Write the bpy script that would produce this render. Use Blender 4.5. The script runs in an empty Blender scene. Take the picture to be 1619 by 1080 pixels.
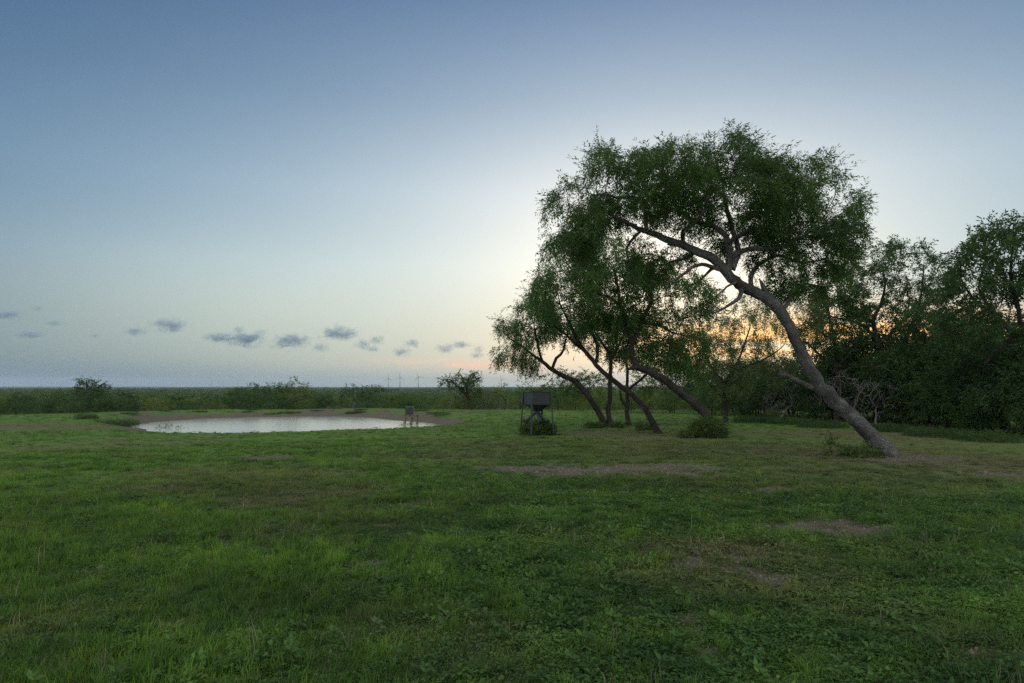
import bpy, bmesh, math, random
import numpy as np
from mathutils import Vector, Matrix, noise as mnoise

R = math.radians
random.seed(7); rng = np.random.default_rng(7)
sc = bpy.context.scene
COL = sc.collection

# ------------------------------------------------------------------ camera
CAM_H, PITCH, F = 1.8, R(3.82), 1079.0
cam = bpy.data.cameras.new('camera'); cam_o = bpy.data.objects.new('camera', cam); COL.objects.link(cam_o)
cam.lens = 24; cam.sensor_width = 36; cam.clip_start = 0.05; cam.clip_end = 60000
cam_o.location = (0, 0, CAM_H); cam_o.rotation_euler = (R(90)+PITCH, 0, 0); sc.camera = cam_o

# ------------------------------------------------------------------ world / sky
SUN_AZ, SUN_EL = R(19.4), R(2.5)
SUNV = (math.sin(SUN_AZ)*math.cos(SUN_EL), math.cos(SUN_AZ)*math.cos(SUN_EL), math.sin(SUN_EL))
world = bpy.data.worlds.new('World'); sc.world = world; world.use_nodes = True
wt = world.node_tree; WN = wt.nodes; WL = wt.links
def wmath(op, a, b=None, c=None, clamp=False):
    n = WN.new('ShaderNodeMath'); n.operation = op; n.use_clamp = clamp
    for i, v in enumerate((a, b, c)):
        if v is None: continue
        if isinstance(v, (int, float)): n.inputs[i].default_value = v
        else: WL.new(v, n.inputs[i])
    return n.outputs[0]
def wmix(fac, a, b, blend='MIX'):
    n = WN.new('ShaderNodeMix'); n.data_type = 'RGBA'; n.blend_type = blend
    for s, v in ((n.inputs[0], fac), (n.inputs[6], a), (n.inputs[7], b)):
        if isinstance(v, (int, float)): s.default_value = v
        elif isinstance(v, tuple): s.default_value = (*v, 1)
        else: WL.new(v, s)
    return n.outputs[2]
def wramp(fac, stops):
    n = WN.new('ShaderNodeValToRGB'); r = n.color_ramp; r.interpolation = 'B_SPLINE' if False else 'EASE'
    r.interpolation = 'LINEAR'
    while len(r.elements) < len(stops): r.elements.new(0.5)
    for e, (p, c) in zip(r.elements, stops): e.position = p; e.color = (*c, 1)
    WL.new(fac, n.inputs[0]); return n.outputs[0]
bg = WN['Background']
sky = WN.new('ShaderNodeTexSky'); sky.sky_type = 'NISHITA'; sky.sun_disc = False
sky.sun_elevation = R(6); sky.sun_rotation = SUN_AZ; sky.dust_density = 2; sky.ozone_density = 2
tc = WN.new('ShaderNodeTexCoord')
sep = WN.new('ShaderNodeSeparateXYZ'); WL.new(tc.outputs['Generated'], sep.inputs[0])
dot = WN.new('ShaderNodeVectorMath'); dot.operation = 'DOT_PRODUCT'
WL.new(tc.outputs['Generated'], dot.inputs[0]); GA, GE = R(11), R(8); dot.inputs[1].default_value = (math.sin(GA)*math.cos(GE), math.cos(GA)*math.cos(GE), math.sin(GE))
gam = wmath('MULTIPLY', wmath('ARCCOSINE', wmath('MINIMUM', dot.outputs['Value'], 0.99999)), 180/math.pi)
elev = wmath('MULTIPLY', wmath('ARCSINE', sep.outputs['Z']), 180/math.pi)
azim = wmath('MULTIPLY', wmath('ARCTAN2', sep.outputs['X'], sep.outputs['Y']), 180/math.pi)
# twilight air: colour by height above the horizon, fading away from the set sun (red fades first)
gl = WN.new('ShaderNodeCombineColor')
for i, g0 in enumerate((24.6, 35, 53)):
    WL.new(wmath('EXPONENT', wmath('DIVIDE', gam, -g0)), gl.inputs[i])
ramp = wramp(wmath('DIVIDE', elev, 90, clamp=True), [(e/90, (r_*.408, g_*.408, b_*.413)) for e, r_, g_, b_ in (
    (0, 1.12, 1.04, .78), (2, 1.5, 1.22, .82), (5, 1.50, 1.27, .92), (10, 1.60, 1.44, 1.17), (16, 1.42, 1.31, 1.16), (23, .85, .88, .90),
    (31, .45, .54, .70), (50, .27, .35, .50), (90, .25, .33, .48))])
air = wmix(1.0, wmix(1.0, ramp, gl.outputs[0], 'MULTIPLY'), (2, 2, 2), 'MULTIPLY')
ss = WN.new('ShaderNodeMapRange'); ss.interpolation_type = 'SMOOTHSTEP'; WL.new(gam, ss.inputs[0]); ss.inputs[1].default_value = 52; ss.inputs[2].default_value = 96
air = wmix(1.0, air, wmix(ss.outputs[0], (0, 0, 0), (1.06, 1.08, 1.10)), 'ADD')  # added fill: sky overhead and behind the camera raised to light the ground
# thin lit cloud streaks low over the set sun
mp = WN.new('ShaderNodeCombineXYZ')
WL.new(wmath('MULTIPLY', azim, .11), mp.inputs[0]); WL.new(wmath('MULTIPLY', elev, 1.1), mp.inputs[1])
nz = WN.new('ShaderNodeTexNoise'); nz.inputs['Scale'].default_value = 1.0; nz.inputs['Detail'].default_value = 5
nz.inputs['Roughness'].default_value = .55; nz.inputs['Distortion'].default_value = .6
WL.new(mp.outputs[0], nz.inputs['Vector'])
def bell(x, c, w):
    d = wmath('DIVIDE', wmath('SUBTRACT', x, c), w)
    return wmath('EXPONENT', wmath('MULTIPLY', wmath('MULTIPLY', d, d), -1))
air = wmix(wmath('MULTIPLY', bell(elev, 6.5, 5.5), bell(azim, -23, 19)), air, wmix(1.0, air, (.16, .145, .085), 'ADD'))
air = wmix(wmath('MULTIPLY', wmath('MULTIPLY', bell(elev, .4, 1.5), bell(azim, -42, 17)), .85), air, (.14, .215, .27))
band = wmath('MULTIPLY', bell(elev, 3.7, 1.8), bell(azim, 24, 15))
st = wmath('MULTIPLY', wmath('MULTIPLY_ADD', nz.outputs['Fac'], 5.0, -1.5, clamp=True), band)
air = wmix(wmath('MULTIPLY', st, 1.0, clamp=True), air, (1.35, .68, .17))
band2 = wmath('MULTIPLY', bell(elev, 1.9, .5), bell(azim, -2, 8))
st2 = wmath('MULTIPLY', wmath('MULTIPLY_ADD', nz.outputs['Fac'], 4.0, -1.4, clamp=True), band2)
air = wmix(wmath('MULTIPLY', st2, .85, clamp=True), air, (1.0, .62, .42))
ns = wmix(1.0, sky.outputs[0], (.10, .10, .10), 'MULTIPLY')
allsky = wmix(.06, air, ns)
WL.new(allsky, bg.inputs[0]); bg.inputs[1].default_value = 1.0

sun_d = bpy.data.lights.new('sun', 'SUN'); sun_d.energy = 0.12; sun_d.angle = R(8); sun_d.color = (1, .72, .45)
sun_o = bpy.data.objects.new('sun', sun_d); COL.objects.link(sun_o)
sun_o.rotation_euler = Vector((-SUNV[0], -SUNV[1], -SUNV[2])).to_track_quat('-Z', 'Y').to_euler()
vs = sc.view_settings; vs.view_transform = 'Standard'; vs.look = 'None'; vs.exposure = 0.2; vs.gamma = 1; vs.use_curve_mapping = False
sc.cycles.max_bounces = 6; sc.cycles.transparent_max_bounces = 8; sc.cycles.volume_bounces = 1; sc.cycles.use_denoising = False; sc.cycles.adaptive_threshold = .006; sc.cycles.sample_clamp_indirect = 4

# ------------------------------------------------------------------ helpers
FW = np.array((0, math.cos(PITCH), math.sin(PITCH))); UP = np.array((0, -math.sin(PITCH), math.cos(PITCH)))
def ray(px, py): return FW*F + np.array((1, 0, 0))*(px-809.5) + UP*(540-py)
def P(px, py, depth):
    d = ray(px, py); return np.array((0, 0, CAM_H)) + d*(depth/d[1])
def G(px, py, z=0.0):
    d = ray(px, py); return np.array((0, 0, CAM_H)) + d*((z-CAM_H)/d[2])
def PXM(depth): return depth/F          # metres per photo pixel at a depth

def new_mesh(name, V, faces, smooth=False):
    me = bpy.data.meshes.new(name); me.from_pydata([tuple(v) for v in V], [], faces)
    if smooth: me.polygons.foreach_set('use_smooth', [True]*len(me.polygons))
    me.update(); return me
def np_mesh(name, V, Q, smooth=False):
    """V (n,3), Q (m,k) all faces with k corners"""
    V = np.asarray(V, np.float32); Q = np.asarray(Q, np.int32); k = Q.shape[1]
    me = bpy.data.meshes.new(name); me.vertices.add(len(V)); me.vertices.foreach_set('co', V.ravel())
    me.loops.add(Q.size); me.loops.foreach_set('vertex_index', Q.ravel())
    me.polygons.add(len(Q)); me.polygons.foreach_set('loop_start', np.arange(0, Q.size, k, dtype=np.int32))
    try: me.polygons.foreach_set('loop_total', np.full(len(Q), k, np.int32))
    except Exception: pass
    if smooth: me.polygons.foreach_set('use_smooth', np.ones(len(Q), bool))
    me.update(calc_edges=True); me.validate(); return me
def fattr(me, name, vals):
    a = me.attributes.new(name, 'FLOAT', 'POINT'); a.data.foreach_set('value', np.asarray(vals, np.float32))
def link(name, me, mat=None, parent=None, loc=None):
    o = bpy.data.objects.new(name, me); COL.objects.link(o)
    if mat is not None and me is not None and not me.materials: me.materials.append(mat)
    if parent is not None: o.parent = parent
    if loc is not None: o.location = tuple(loc)
    return o
def tag(o, label=None, cat=None, group=None, kind=None):
    for k, v in (('label', label), ('category', cat), ('group', group), ('kind', kind)):
        if v: o[k] = v
    return o
def thing(name, label, cat, loc=(0, 0, 0), group=None):
    o = bpy.data.objects.new(name, None); COL.objects.link(o); o.location = tuple(loc); o.empty_display_size = .3
    return tag(o, label, cat, group)
def copy_tree(root):
    c = root.copy(); COL.objects.link(c)
    for ch in list(root.children):
        d = ch.copy(); COL.objects.link(d); d.parent = c
    return c

# ------------------------------------------------------------------ materials
class NT:
    def __init__(s, name):
        s.m = bpy.data.materials.new(name); s.m.use_nodes = True; s.t = s.m.node_tree; s.n = s.t.nodes; s.l = s.t.links
        s.b = s.n['Principled BSDF']; s.out = s.n['Material Output']
    def set(s, sock, v):
        if isinstance(v, (int, float)): sock.default_value = v
        elif isinstance(v, tuple): sock.default_value = (*v, 1) if len(v) == 3 and sock.type == 'RGBA' else v
        else: s.l.new(v, sock)
    def math(s, op, a, b=0.0, c=None, clamp=False):
        n = s.n.new('ShaderNodeMath'); n.operation = op; n.use_clamp = clamp
        s.set(n.inputs[0], a); s.set(n.inputs[1], b)
        if c is not None: s.set(n.inputs[2], c)
        return n.outputs[0]
    def mix(s, f, a, b, blend='MIX'):
        n = s.n.new('ShaderNodeMix'); n.data_type = 'RGBA'; n.blend_type = blend
        s.set(n.inputs[0], f); s.set(n.inputs[6], a); s.set(n.inputs[7], b); return n.outputs[2]
    def noise(s, vec, scale, detail=4, rough=.6, dist=0, out='Fac'):
        n = s.n.new('ShaderNodeTexNoise')
        if vec is not None: s.l.new(vec, n.inputs['Vector'])
        n.inputs['Scale'].default_value = scale; n.inputs['Detail'].default_value = detail
        n.inputs['Roughness'].default_value = rough; n.inputs['Distortion'].default_value = dist
        return n.outputs[out]
    def ramp(s, f, stops):
        n = s.n.new('ShaderNodeValToRGB'); r = n.color_ramp
        while len(r.elements) < len(stops): r.elements.new(.5)
        for e, (p, c) in zip(r.elements, stops): e.position = p; e.color = (*c, 1)
        s.l.new(f, n.inputs[0]); return n.outputs[0]
    def pos(s): return s.n.new('ShaderNodeNewGeometry').outputs['Position']
    def obj(s): return s.n.new('ShaderNodeTexCoord').outputs['Object']
    def attr(s, name, kind='GEOMETRY', out='Fac'):
        n = s.n.new('ShaderNodeAttribute'); n.attribute_name = name; n.attribute_type = kind; return n.outputs[out]
    def rand(s): return s.n.new('ShaderNodeObjectInfo').outputs['Random']
    def mapping(s, vec, scale):
        n = s.n.new('ShaderNodeMapping'); s.l.new(vec, n.inputs[0]); n.inputs['Scale'].default_value = scale; return n.outputs[0]
    def bump(s, h, strength, dist=.1):
        n = s.n.new('ShaderNodeBump'); n.inputs['Strength'].default_value = strength; n.inputs['Distance'].default_value = dist
        s.l.new(h, n.inputs['Height']); s.l.new(n.outputs[0], s.b.inputs['Normal']); return n.outputs[0]
    def base(s, c, rough=.8, spec=.25):
        s.set(s.b.inputs['Base Color'], c); s.set(s.b.inputs['Roughness'], rough); s.b.inputs['Specular IOR Level'].default_value = spec
    def leafy(s, col, fac=.35):
        t = s.n.new('ShaderNodeBsdfTranslucent'); s.set(t.inputs[0], col)
        mx = s.n.new('ShaderNodeMixShader'); mx.inputs[0].default_value = fac
        s.l.new(s.b.outputs[0], mx.inputs[1]); s.l.new(t.outputs[0], mx.inputs[2]); s.l.new(mx.outputs[0], s.out.inputs[0])

def leaf_mat(name, dark, light, scale=.7, trans=.48, rough=.5):
    k = NT(name)
    f = k.math('ADD', k.math('MULTIPLY', k.attr('tint'), .55), k.math('MULTIPLY_ADD', k.noise(k.pos(), scale, 2), 1.5, -.55), clamp=True)
    c = k.mix(f, dark, light); k.base(c, rough, .3); k.leafy(k.mix(1.0, k.mix(.35, c, light), (1.4, 1.3, 1.1), 'MULTIPLY'), trans); return k.m
def bark_mat(name, c1, c2, c3, scale=1.0):
    k = NT(name); uv = k.n.new('ShaderNodeUVMap').outputs[0]
    st = k.mapping(uv, (26*scale, 5*scale, 1))
    vo = k.n.new('ShaderNodeTexVoronoi'); vo.feature = 'DISTANCE_TO_EDGE'; vo.inputs['Scale'].default_value = 1; k.l.new(st, vo.inputs['Vector'])
    ridge = k.math('MULTIPLY', vo.outputs['Distance'], 2.2, clamp=True)
    n1 = k.noise(st, 1.6, 6, .7, .5); n2 = k.noise(k.pos(), 2.2, 3)
    c = k.mix(k.math('MULTIPLY_ADD', n2, 3.2, -1.2, clamp=True), c1, c2)
    c = k.mix(k.math('MULTIPLY_ADD', ridge, -1.3, .75, clamp=True), c, c3)
    c = k.mix(k.math('MULTIPLY_ADD', n1, 1.2, -.3, clamp=True), c, k.mix(.5, c, c3))
    k.base(c, .9, .15); k.bump(k.math('ADD', ridge, n1), 1.0, .09); return k.m
def plain_mat(name, c, rough=.7, metal=0.0, var=.35, scale=6, bump=.1):
    k = NT(name); n = k.noise(k.obj(), scale, 5, .65)
    k.base(k.mix(k.math('MULTIPLY_ADD', n, 1.6, -.4, clamp=True), tuple(v*(1-var) for v in c), tuple(min(1, v*(1+var)) for v in c)), rough, .4)
    k.b.inputs['Metallic'].default_value = metal; k.bump(n, bump, .02); return k.m

M = {}
M['leaf_main'] = leaf_mat('leaf_mesquite', (0.039, 0.085, 0.024), (0.095, 0.175, 0.041), .55)
M['leaf_grove'] = leaf_mat('leaf_grove', (0.039, 0.090, 0.024), (0.099, 0.185, 0.041), .5)
M['leaf_dark'] = leaf_mat('leaf_dark', (0.031, 0.068, 0.020), (0.073, 0.138, 0.037), .5)
M['leaf_pale'] = leaf_mat('leaf_pale', (0.07, 0.1, 0.035), (0.15, 0.2, 0.07), .5, .45)
M['brush_green'] = leaf_mat('brush_green', (0.043, 0.090, 0.024), (0.099, 0.180, 0.041), .25)
M['brush_yellow'] = leaf_mat('brush_yellow_green', (0.08, 0.115, 0.026), (0.16, 0.21, 0.05), .25)
M['brush_dark'] = leaf_mat('brush_dark', (0.029, 0.064, 0.020), (0.069, 0.127, 0.035), .25)
M['weed'] = leaf_mat('weed_leaf', (0.05, 0.085, 0.024), (0.115, 0.175, 0.045), 2)
M['twig_grey'] = plain_mat('grey_twigs', (.17, .15, .145), .9, 0, .3, 3)
M['bark'] = bark_mat('bark_leaning', (.17, .168, .145), (.46, .455, .41), (.065, .062, .052))
M['bark_dark'] = bark_mat('bark_grove', (.085, .074, .062), (.19, .17, .145), (.032, .027, .022))
M['feeder'] = plain_mat('feeder_green_steel', (.024, .030, .027), .34, .1, .25, 4, .05)
M['tube'] = plain_mat('feeder_tube_plastic', (.035, .038, .036), .5, 0, .2, 6, .05)
M['cabinet'] = plain_mat('cabinet_green_paint', (.020, .036, .030), .5, 0, .3, 5, .05)
M['cabinet_lid'] = plain_mat('cabinet_lid_paint', (.07, .10, .09), .5, 0, .2, 5, .05)
M['wood'] = plain_mat('weathered_wood', (.17, .13, .10), .85, 0, .4, 8, .3)
M['turbine'] = plain_mat('turbine_white', (.30, .32, .35), .6, 0, .03, .01, 0)

# ------------------------------------------------------------------ terrain
POND = [(-20.4, 37.5), (-20.8, 41.5), (-19.6, 45.4), (-16.4, 47.6), (-12.6, 48.0), (-10.0, 46.4), (-8.2, 43.4), (-5.0, 39.4),
        (-4.5, 36.6), (-6.2, 33.2), (-8.8, 30.4), (-12.2, 29.2), (-15.0, 30.8), (-17.6, 34.2)]
def catmull(pts, n, closed=False):
    pts = np.asarray(pts, float); m = len(pts); out = []
    rngi = range(m if closed else m-1)
    for i in rngi:
        if closed: p0, p1, p2, p3 = pts[i-1], pts[i], pts[(i+1) % m], pts[(i+2) % m]
        else: p0, p1, p2, p3 = pts[max(i-1, 0)], pts[i], pts[i+1], pts[min(i+2, m-1)]
        for j in range(n):
            t = j/n
            out.append(.5*((2*p1)+(-p0+p2)*t+(2*p0-5*p1+4*p2-p3)*t*t+(-p0+3*p1-3*p2+p3)*t**3))
    if not closed: out.append(pts[-1])
    return np.array(out)
POLY = catmull(POND, 8, True)
POLY = POLY + np.stack([.22*np.sin(np.arange(len(POLY))*1.7)+.15*np.sin(np.arange(len(POLY))*.63), .25*np.sin(np.arange(len(POLY))*1.13+2)], 1)
WATER_Z = -0.3
def pond_sd(x, y):
    """signed distance to the pond outline, negative inside"""
    sh = np.shape(x); x = np.ravel(x); y = np.ravel(y); out = np.full(x.shape, 60.0)
    near = (x > -45) & (x < 18) & (y > 12) & (y < 75)
    X, Y = x[near], y[near]
    if len(X):
        d = np.full(X.shape, 1e9); ins = np.zeros(X.shape, bool); n = len(POLY)
        for i in range(n):
            ax, ay = POLY[i]; bx, by = POLY[(i+1) % n]; ex, ey = bx-ax, by-ay
            t = np.clip(((X-ax)*ex+(Y-ay)*ey)/(ex*ex+ey*ey), 0, 1)
            d = np.minimum(d, (X-ax-t*ex)**2+(Y-ay-t*ey)**2)
            c = ((ay > Y) != (by > Y)) & (X < ex*(Y-ay)/(ey if ey else 1e-9)+ax); ins ^= c
        d = np.sqrt(d); out[near] = np.where(ins, -d, d)
    return out.reshape(sh)
def sstep(a, b, x):
    t = np.clip((x-a)/(b-a), 0, 1); return t*t*(3-2*t)
def wob(x, y, s, ph=0.0):
    return (np.sin(x*1.0/s+ph+1.3*np.sin(y*.7/s+ph))+np.sin(y*1.15/s+2.1*ph+1.1*np.sin(x*.83/s+1.7)))*.5
def H(x, y):
    x = np.asarray(x, float); y = np.asarray(y, float); r = np.hypot(x, y)
    und = .022*wob(x, y, 2.3, .4)+.05*wob(x, y, 7, 1.1)+.008*wob(x, y, .8, 2.2)
    und = und*(1-sstep(60, 200, r)) + 1.2*wob(x, y, 140, .7)*sstep(150, 500, r)
    z = und - 1.65*sstep(54, 74, r) - 8.0*sstep(70, 420, r)
    z = z + sstep(3500, 11000, r)*(13+5*wob(x, y, 1900, .3)+2.5*wob(x, y, 600, 1.9))
    sd = pond_sd(x, y)
    bw = 2.6+.4*wob(x, y, 3, .5)+.8*sstep(38, 44, y)
    berm = .20*np.exp(-((sd-bw-1.0)/1.6)**2)*sstep(36, 42, y)
    t = sstep(-.6, 1, sd/bw)
    bank = (WATER_Z-.3)*(1-t)+z*t
    z = np.where(sd < bw, bank, z)+np.where(sd > 0, berm, 0)
    z = np.where(sd < -1.2, np.minimum(z, WATER_Z-.3), z)
    return z
def H1(x, y): return float(H(np.array([x]), np.array([y]))[0])

# bare soil patches (world): centre from a photo pixel on the ground, half-sizes in metres
BARE = []
def bare(px, py, rx, ry, s=1.0):
    g = G(px, py); BARE.append((g[0], g[1], rx*1.15, ry*1.2, s*1.28))
for a in ((415, 724, .7, .5, .9), (835, 744, .95, .8, .85), (910, 746, 1.2, .9, .7), (1000, 744, 1.4, .9, .72), (1080, 742, 1.0, .8, .65), (1310, 831, .75, .4, .85), (1215, 912, .25, .18, 1),
          (1150, 885, .55, .35, .62), (1100, 890, .35, .2, .6), (1225, 775, .6, .25, .8), (1440, 722, 1.0, .5, 1.0), (1400, 728, .9, .5, .7), (1590, 748, .8, .3, .9),
          (590, 892, .16, .13, 1), (620, 830, .3, .12, .5), (870, 900, .25, .12, .55), (620, 960, .22, .1, .55), (1090, 975, .2, .1, .7), (1105, 1025, .2, .1, .7),
          (1040, 695, 1.4, .5, .6), (930, 690, 1.2, .6, .4), (1560, 1030, .3, .12, .6), (1190, 830, .3, .12, .4), (640, 800, .5, .2, .5), (745, 968, .2, .1, .5)): bare(*a)
def bare_mask(x, y):
    m = np.zeros(np.shape(x))
    for cx, cy, rx, ry, s in BARE:
        ddx, ddy = (x-cx)/rx, (y-cy)/ry
        q = ddx**2+ddy**2; q = q*(1+.45*wob(x, y, .22*max(rx, .4), cx))+.35*wob(x, y, .09, cx)
        m = np.maximum(m, s*np.exp(-q*1.1))
    sd = pond_sd(x, y)
    far = sstep(35, 40, y)*(1-sstep(-6.5, -3, x)*.75)
    m = np.maximum(m, (sd < 6.5)*far*np.clip(np.where(sd < 2.0+.8*wob(x, y, 1.1, .3), 1.0, (.55+.35*wob(x, y, 2.3, 2.2)+.3*wob(x, y, .5, .2))*(1-.5*sstep(4, 6.5, sd))), 0, 1)*(sd > -2))
    m = np.maximum(m, (sd < 1.6)*1.0)
    # worn brown strip by the near left corner of the pond
    q = ((x+25)/11)**2+((y-30.5-.08*(x+25))/2.2)**2
    m = np.maximum(m, .42*np.exp(-q**1.5*1.0))
    return np.clip(m, 0, 1)
def dry_mask(x, y):
    a = sstep(0, 4, x)*sstep(10, 14, y)*(1-sstep(26, 31, y))*(.85+.45*wob(x, y, 1.7, .9))
    b = np.exp(-(((x+1)/3.2)**2+((y-18)/2.5)**2))*.6 + np.exp(-(((x-2.2)/1.2)**2+((y-6.6)/.8)**2))*.8
    c = .45*sstep(.1, .9, wob(x, y, 1.9, 3.1))+.30*sstep(.2, .9, wob(x, y, .55, 1.3))
    g = G(1150, 872); d = np.exp(-(((x-g[0])/1.0)**2+((y-g[1])/.6)**2))
    e = np.exp(-(((x+26)/14)**2+((y-31-.08*(x+26))/2.6)**2))*1.0
    return np.clip(np.maximum.reduce([a*.8, b, c, d, e]), 0, 1)

rad = np.concatenate([[0.0], np.geomspace(.6, 75, 230), np.geomspace(75, 14000, 75)[1:]])
ang = np.concatenate([np.linspace(-52, 52, 440), np.linspace(52, 308, 62)[1:-1]])*math.pi/180
RR, AA = np.meshgrid(rad[1:], ang, indexing='ij')
X, Y = RR*np.sin(AA), RR*np.cos(AA); Z = H(X, Y)
nr, na = X.shape
V = np.concatenate([np.stack([X.ravel(), Y.ravel(), Z.ravel()], 1), [[0, 0, H1(0, 0)]]])
idx = np.arange(nr*na).reshape(nr, na); nx = np.roll(idx, -1, 1)
Q = np.stack([idx[:-1], idx[1:], nx[1:], nx[:-1]], -1).reshape(-1, 4)
gm = np_mesh('ground', V, Q[:, ::-1][:, ::-1], True)
# centre fan
bm = bmesh.new(); bm.from_mesh(gm); bm.verts.ensure_lookup_table(); c = bm.verts[nr*na]
for j in range(na): bm.faces.new((bm.verts[j], bm.verts[(j+1) % na], c))
bmesh.ops.recalc_face_normals(bm, faces=bm.faces)
if sum(f.normal.z for f in list(bm.faces)[:200]) < 0: bmesh.ops.reverse_faces(bm, faces=bm.faces)
for f in bm.faces: f.smooth = True
bm.to_mesh(gm); bm.free()
VX, VY = V[:, 0], V[:, 1]
fattr(gm, 'bare', bare_mask(VX, VY)); fattr(gm, 'dry', dry_mask(VX, VY)); fattr(gm, 'thatch_shade', (1-sstep(10, 19, np.hypot(VX, VY)))); fattr(gm, 'far', sstep(58, 80, np.hypot(VX, VY)))
k = NT('ground_soil_and_turf'); p = k.pos()
n_f = k.noise(p, 9, 8, .7); n_m = k.noise(p, 1.3, 5, .6); n_l = k.noise(p, .25, 3); n_x = k.noise(p, .012, 6, .6)
turf = k.mix(n_f, (.052, .098, .020), (.122, .228, .045)); turf = k.mix(k.math('MULTIPLY_ADD', n_m, 2, -.6, clamp=True), turf, k.mix(.5, turf, (.145, .245, .050)))
turf = k.mix(k.math('MULTIPLY', k.attr('dry'), .75), turf, k.mix(n_f, (.09, .078, .04), (.18, .15, .085)))
turf = k.mix(k.math('MULTIPLY', k.attr('thatch_shade'), .8), turf, k.mix(n_f, (.028, .036, .014), (.07, .075, .034)))  # near turf darkened in its colour to stand for shade between the blades
soil = k.mix(n_f, (.060, .050, .034), (.195, .172, .125)); soil = k.mix(k.math('MULTIPLY_ADD', n_m, 2.4, -.8, clamp=True), soil, (.135, .117, .083))
bfac = k.math('MULTIPLY_ADD', k.math('ADD', k.math('ADD', k.attr('bare'), k.math('MULTIPLY_ADD', n_m, 1.3, -.65)), k.math('MULTIPLY_ADD', n_f, .8, -.4)), 2.4, -.75, clamp=True)
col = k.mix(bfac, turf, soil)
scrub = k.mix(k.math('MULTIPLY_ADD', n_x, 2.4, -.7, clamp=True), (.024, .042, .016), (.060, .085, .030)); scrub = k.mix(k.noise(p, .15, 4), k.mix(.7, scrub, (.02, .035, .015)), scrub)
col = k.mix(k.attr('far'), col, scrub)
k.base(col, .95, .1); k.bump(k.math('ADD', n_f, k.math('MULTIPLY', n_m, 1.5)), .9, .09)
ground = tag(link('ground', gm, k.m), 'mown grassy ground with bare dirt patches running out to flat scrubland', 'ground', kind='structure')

# pond water
ring = catmull(POND, 8, True); cen = ring.mean(0); out = cen+(ring-cen)*1.10
wv = [(a, b, WATER_Z) for a, b in out]+[(cen[0], cen[1], WATER_Z)]; n = len(out)
k = NT('pond_water'); k.base((.42, .42, .37), .09, .5); k.b.inputs['IOR'].default_value = 1.62  # base paled and IOR raised to stand in for brighter sky reflection
k.bump(k.noise(k.mapping(k.pos(), (1, .45, 1)), 3.0, 5, .6), .16, .06)
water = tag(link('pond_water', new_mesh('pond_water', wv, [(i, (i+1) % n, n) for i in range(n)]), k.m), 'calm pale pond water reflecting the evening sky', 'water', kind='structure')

# ------------------------------------------------------------------ tree builder
def leaf_sprig(seed, n, ln, lw, length, droop):
    r = np.random.default_rng(seed); V, Q = [], []
    for i in range(n):
        t = (i+.6)/n; x = length*t; z = -droop*length*t*t
        side = 1 if i % 2 else -1
        az = side*r.uniform(.5, 1.15); el = r.uniform(-.75, .35)
        d = np.array((math.cos(az)*math.cos(el), math.sin(az)*math.cos(el), math.sin(el)))
        w = np.cross(d, r.normal(size=3)); w /= np.linalg.norm(w)+1e-9
        b = np.array((x, r.normal()*.06*length, z+r.normal()*.06*length)); L = ln*r.uniform(.7, 1.25); W = lw*r.uniform(.75, 1.2)
        o = len(V); bend = np.array((0, 0, -.18*L))
        V += [b, b+d*L*.45+w*W*.5+bend*.3, b+d*L+bend, b+d*L*.45-w*W*.5+bend*.3]; Q.append((o, o+1, o+2, o+3))
    return np.array(V), np.array(Q)
def frames_from_dirs(D, roll):
    D = D/(np.linalg.norm(D, axis=1, keepdims=True)+1e-9)
    ref = np.tile(np.array((0, 0, 1.0)), (len(D), 1)); ref[np.abs(D[:, 2]) > .95] = (0, 1, 0)
    Yv = np.cross(ref, D); Yv /= np.linalg.norm(Yv, axis=1, keepdims=True)+1e-9
    Zv = np.cross(D, Yv); c, s = np.cos(roll)[:, None], np.sin(roll)[:, None]
    return np.stack([D, Yv*c+Zv*s, -Yv*s+Zv*c], 2)
def scatter_sprigs(name, pos, D, scale, tmpl, seed, mat, parent):
    r = np.random.default_rng(seed); n = len(pos); pick = r.integers(0, len(tmpl), n)
    RM = frames_from_dirs(D, r.uniform(-.7, .7, n)); tint = r.beta(2, 2.6, n)
    Vs, Qs, Ts, off = [], [], [], 0
    for t, (tv, tq) in enumerate(tmpl):
        s = np.where(pick == t)[0]
        if not len(s): continue
        vv = np.einsum('nij,vj->nvi', RM[s], tv)*scale[s][:, None, None]+pos[s][:, None, :]
        m = tv.shape[0]; Vs.append(vv.reshape(-1, 3)); Ts.append(np.repeat(tint[s], m))
        Qs.append((tq[None]+(np.arange(len(s))*m)[:, None, None]).reshape(-1, 4)+off); off += len(s)*m
    me = np_mesh(name, np.concatenate(Vs), np.concatenate(Qs)); fattr(me, 'tint', np.concatenate(Ts))
    return link(name, me, mat, parent)

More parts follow.
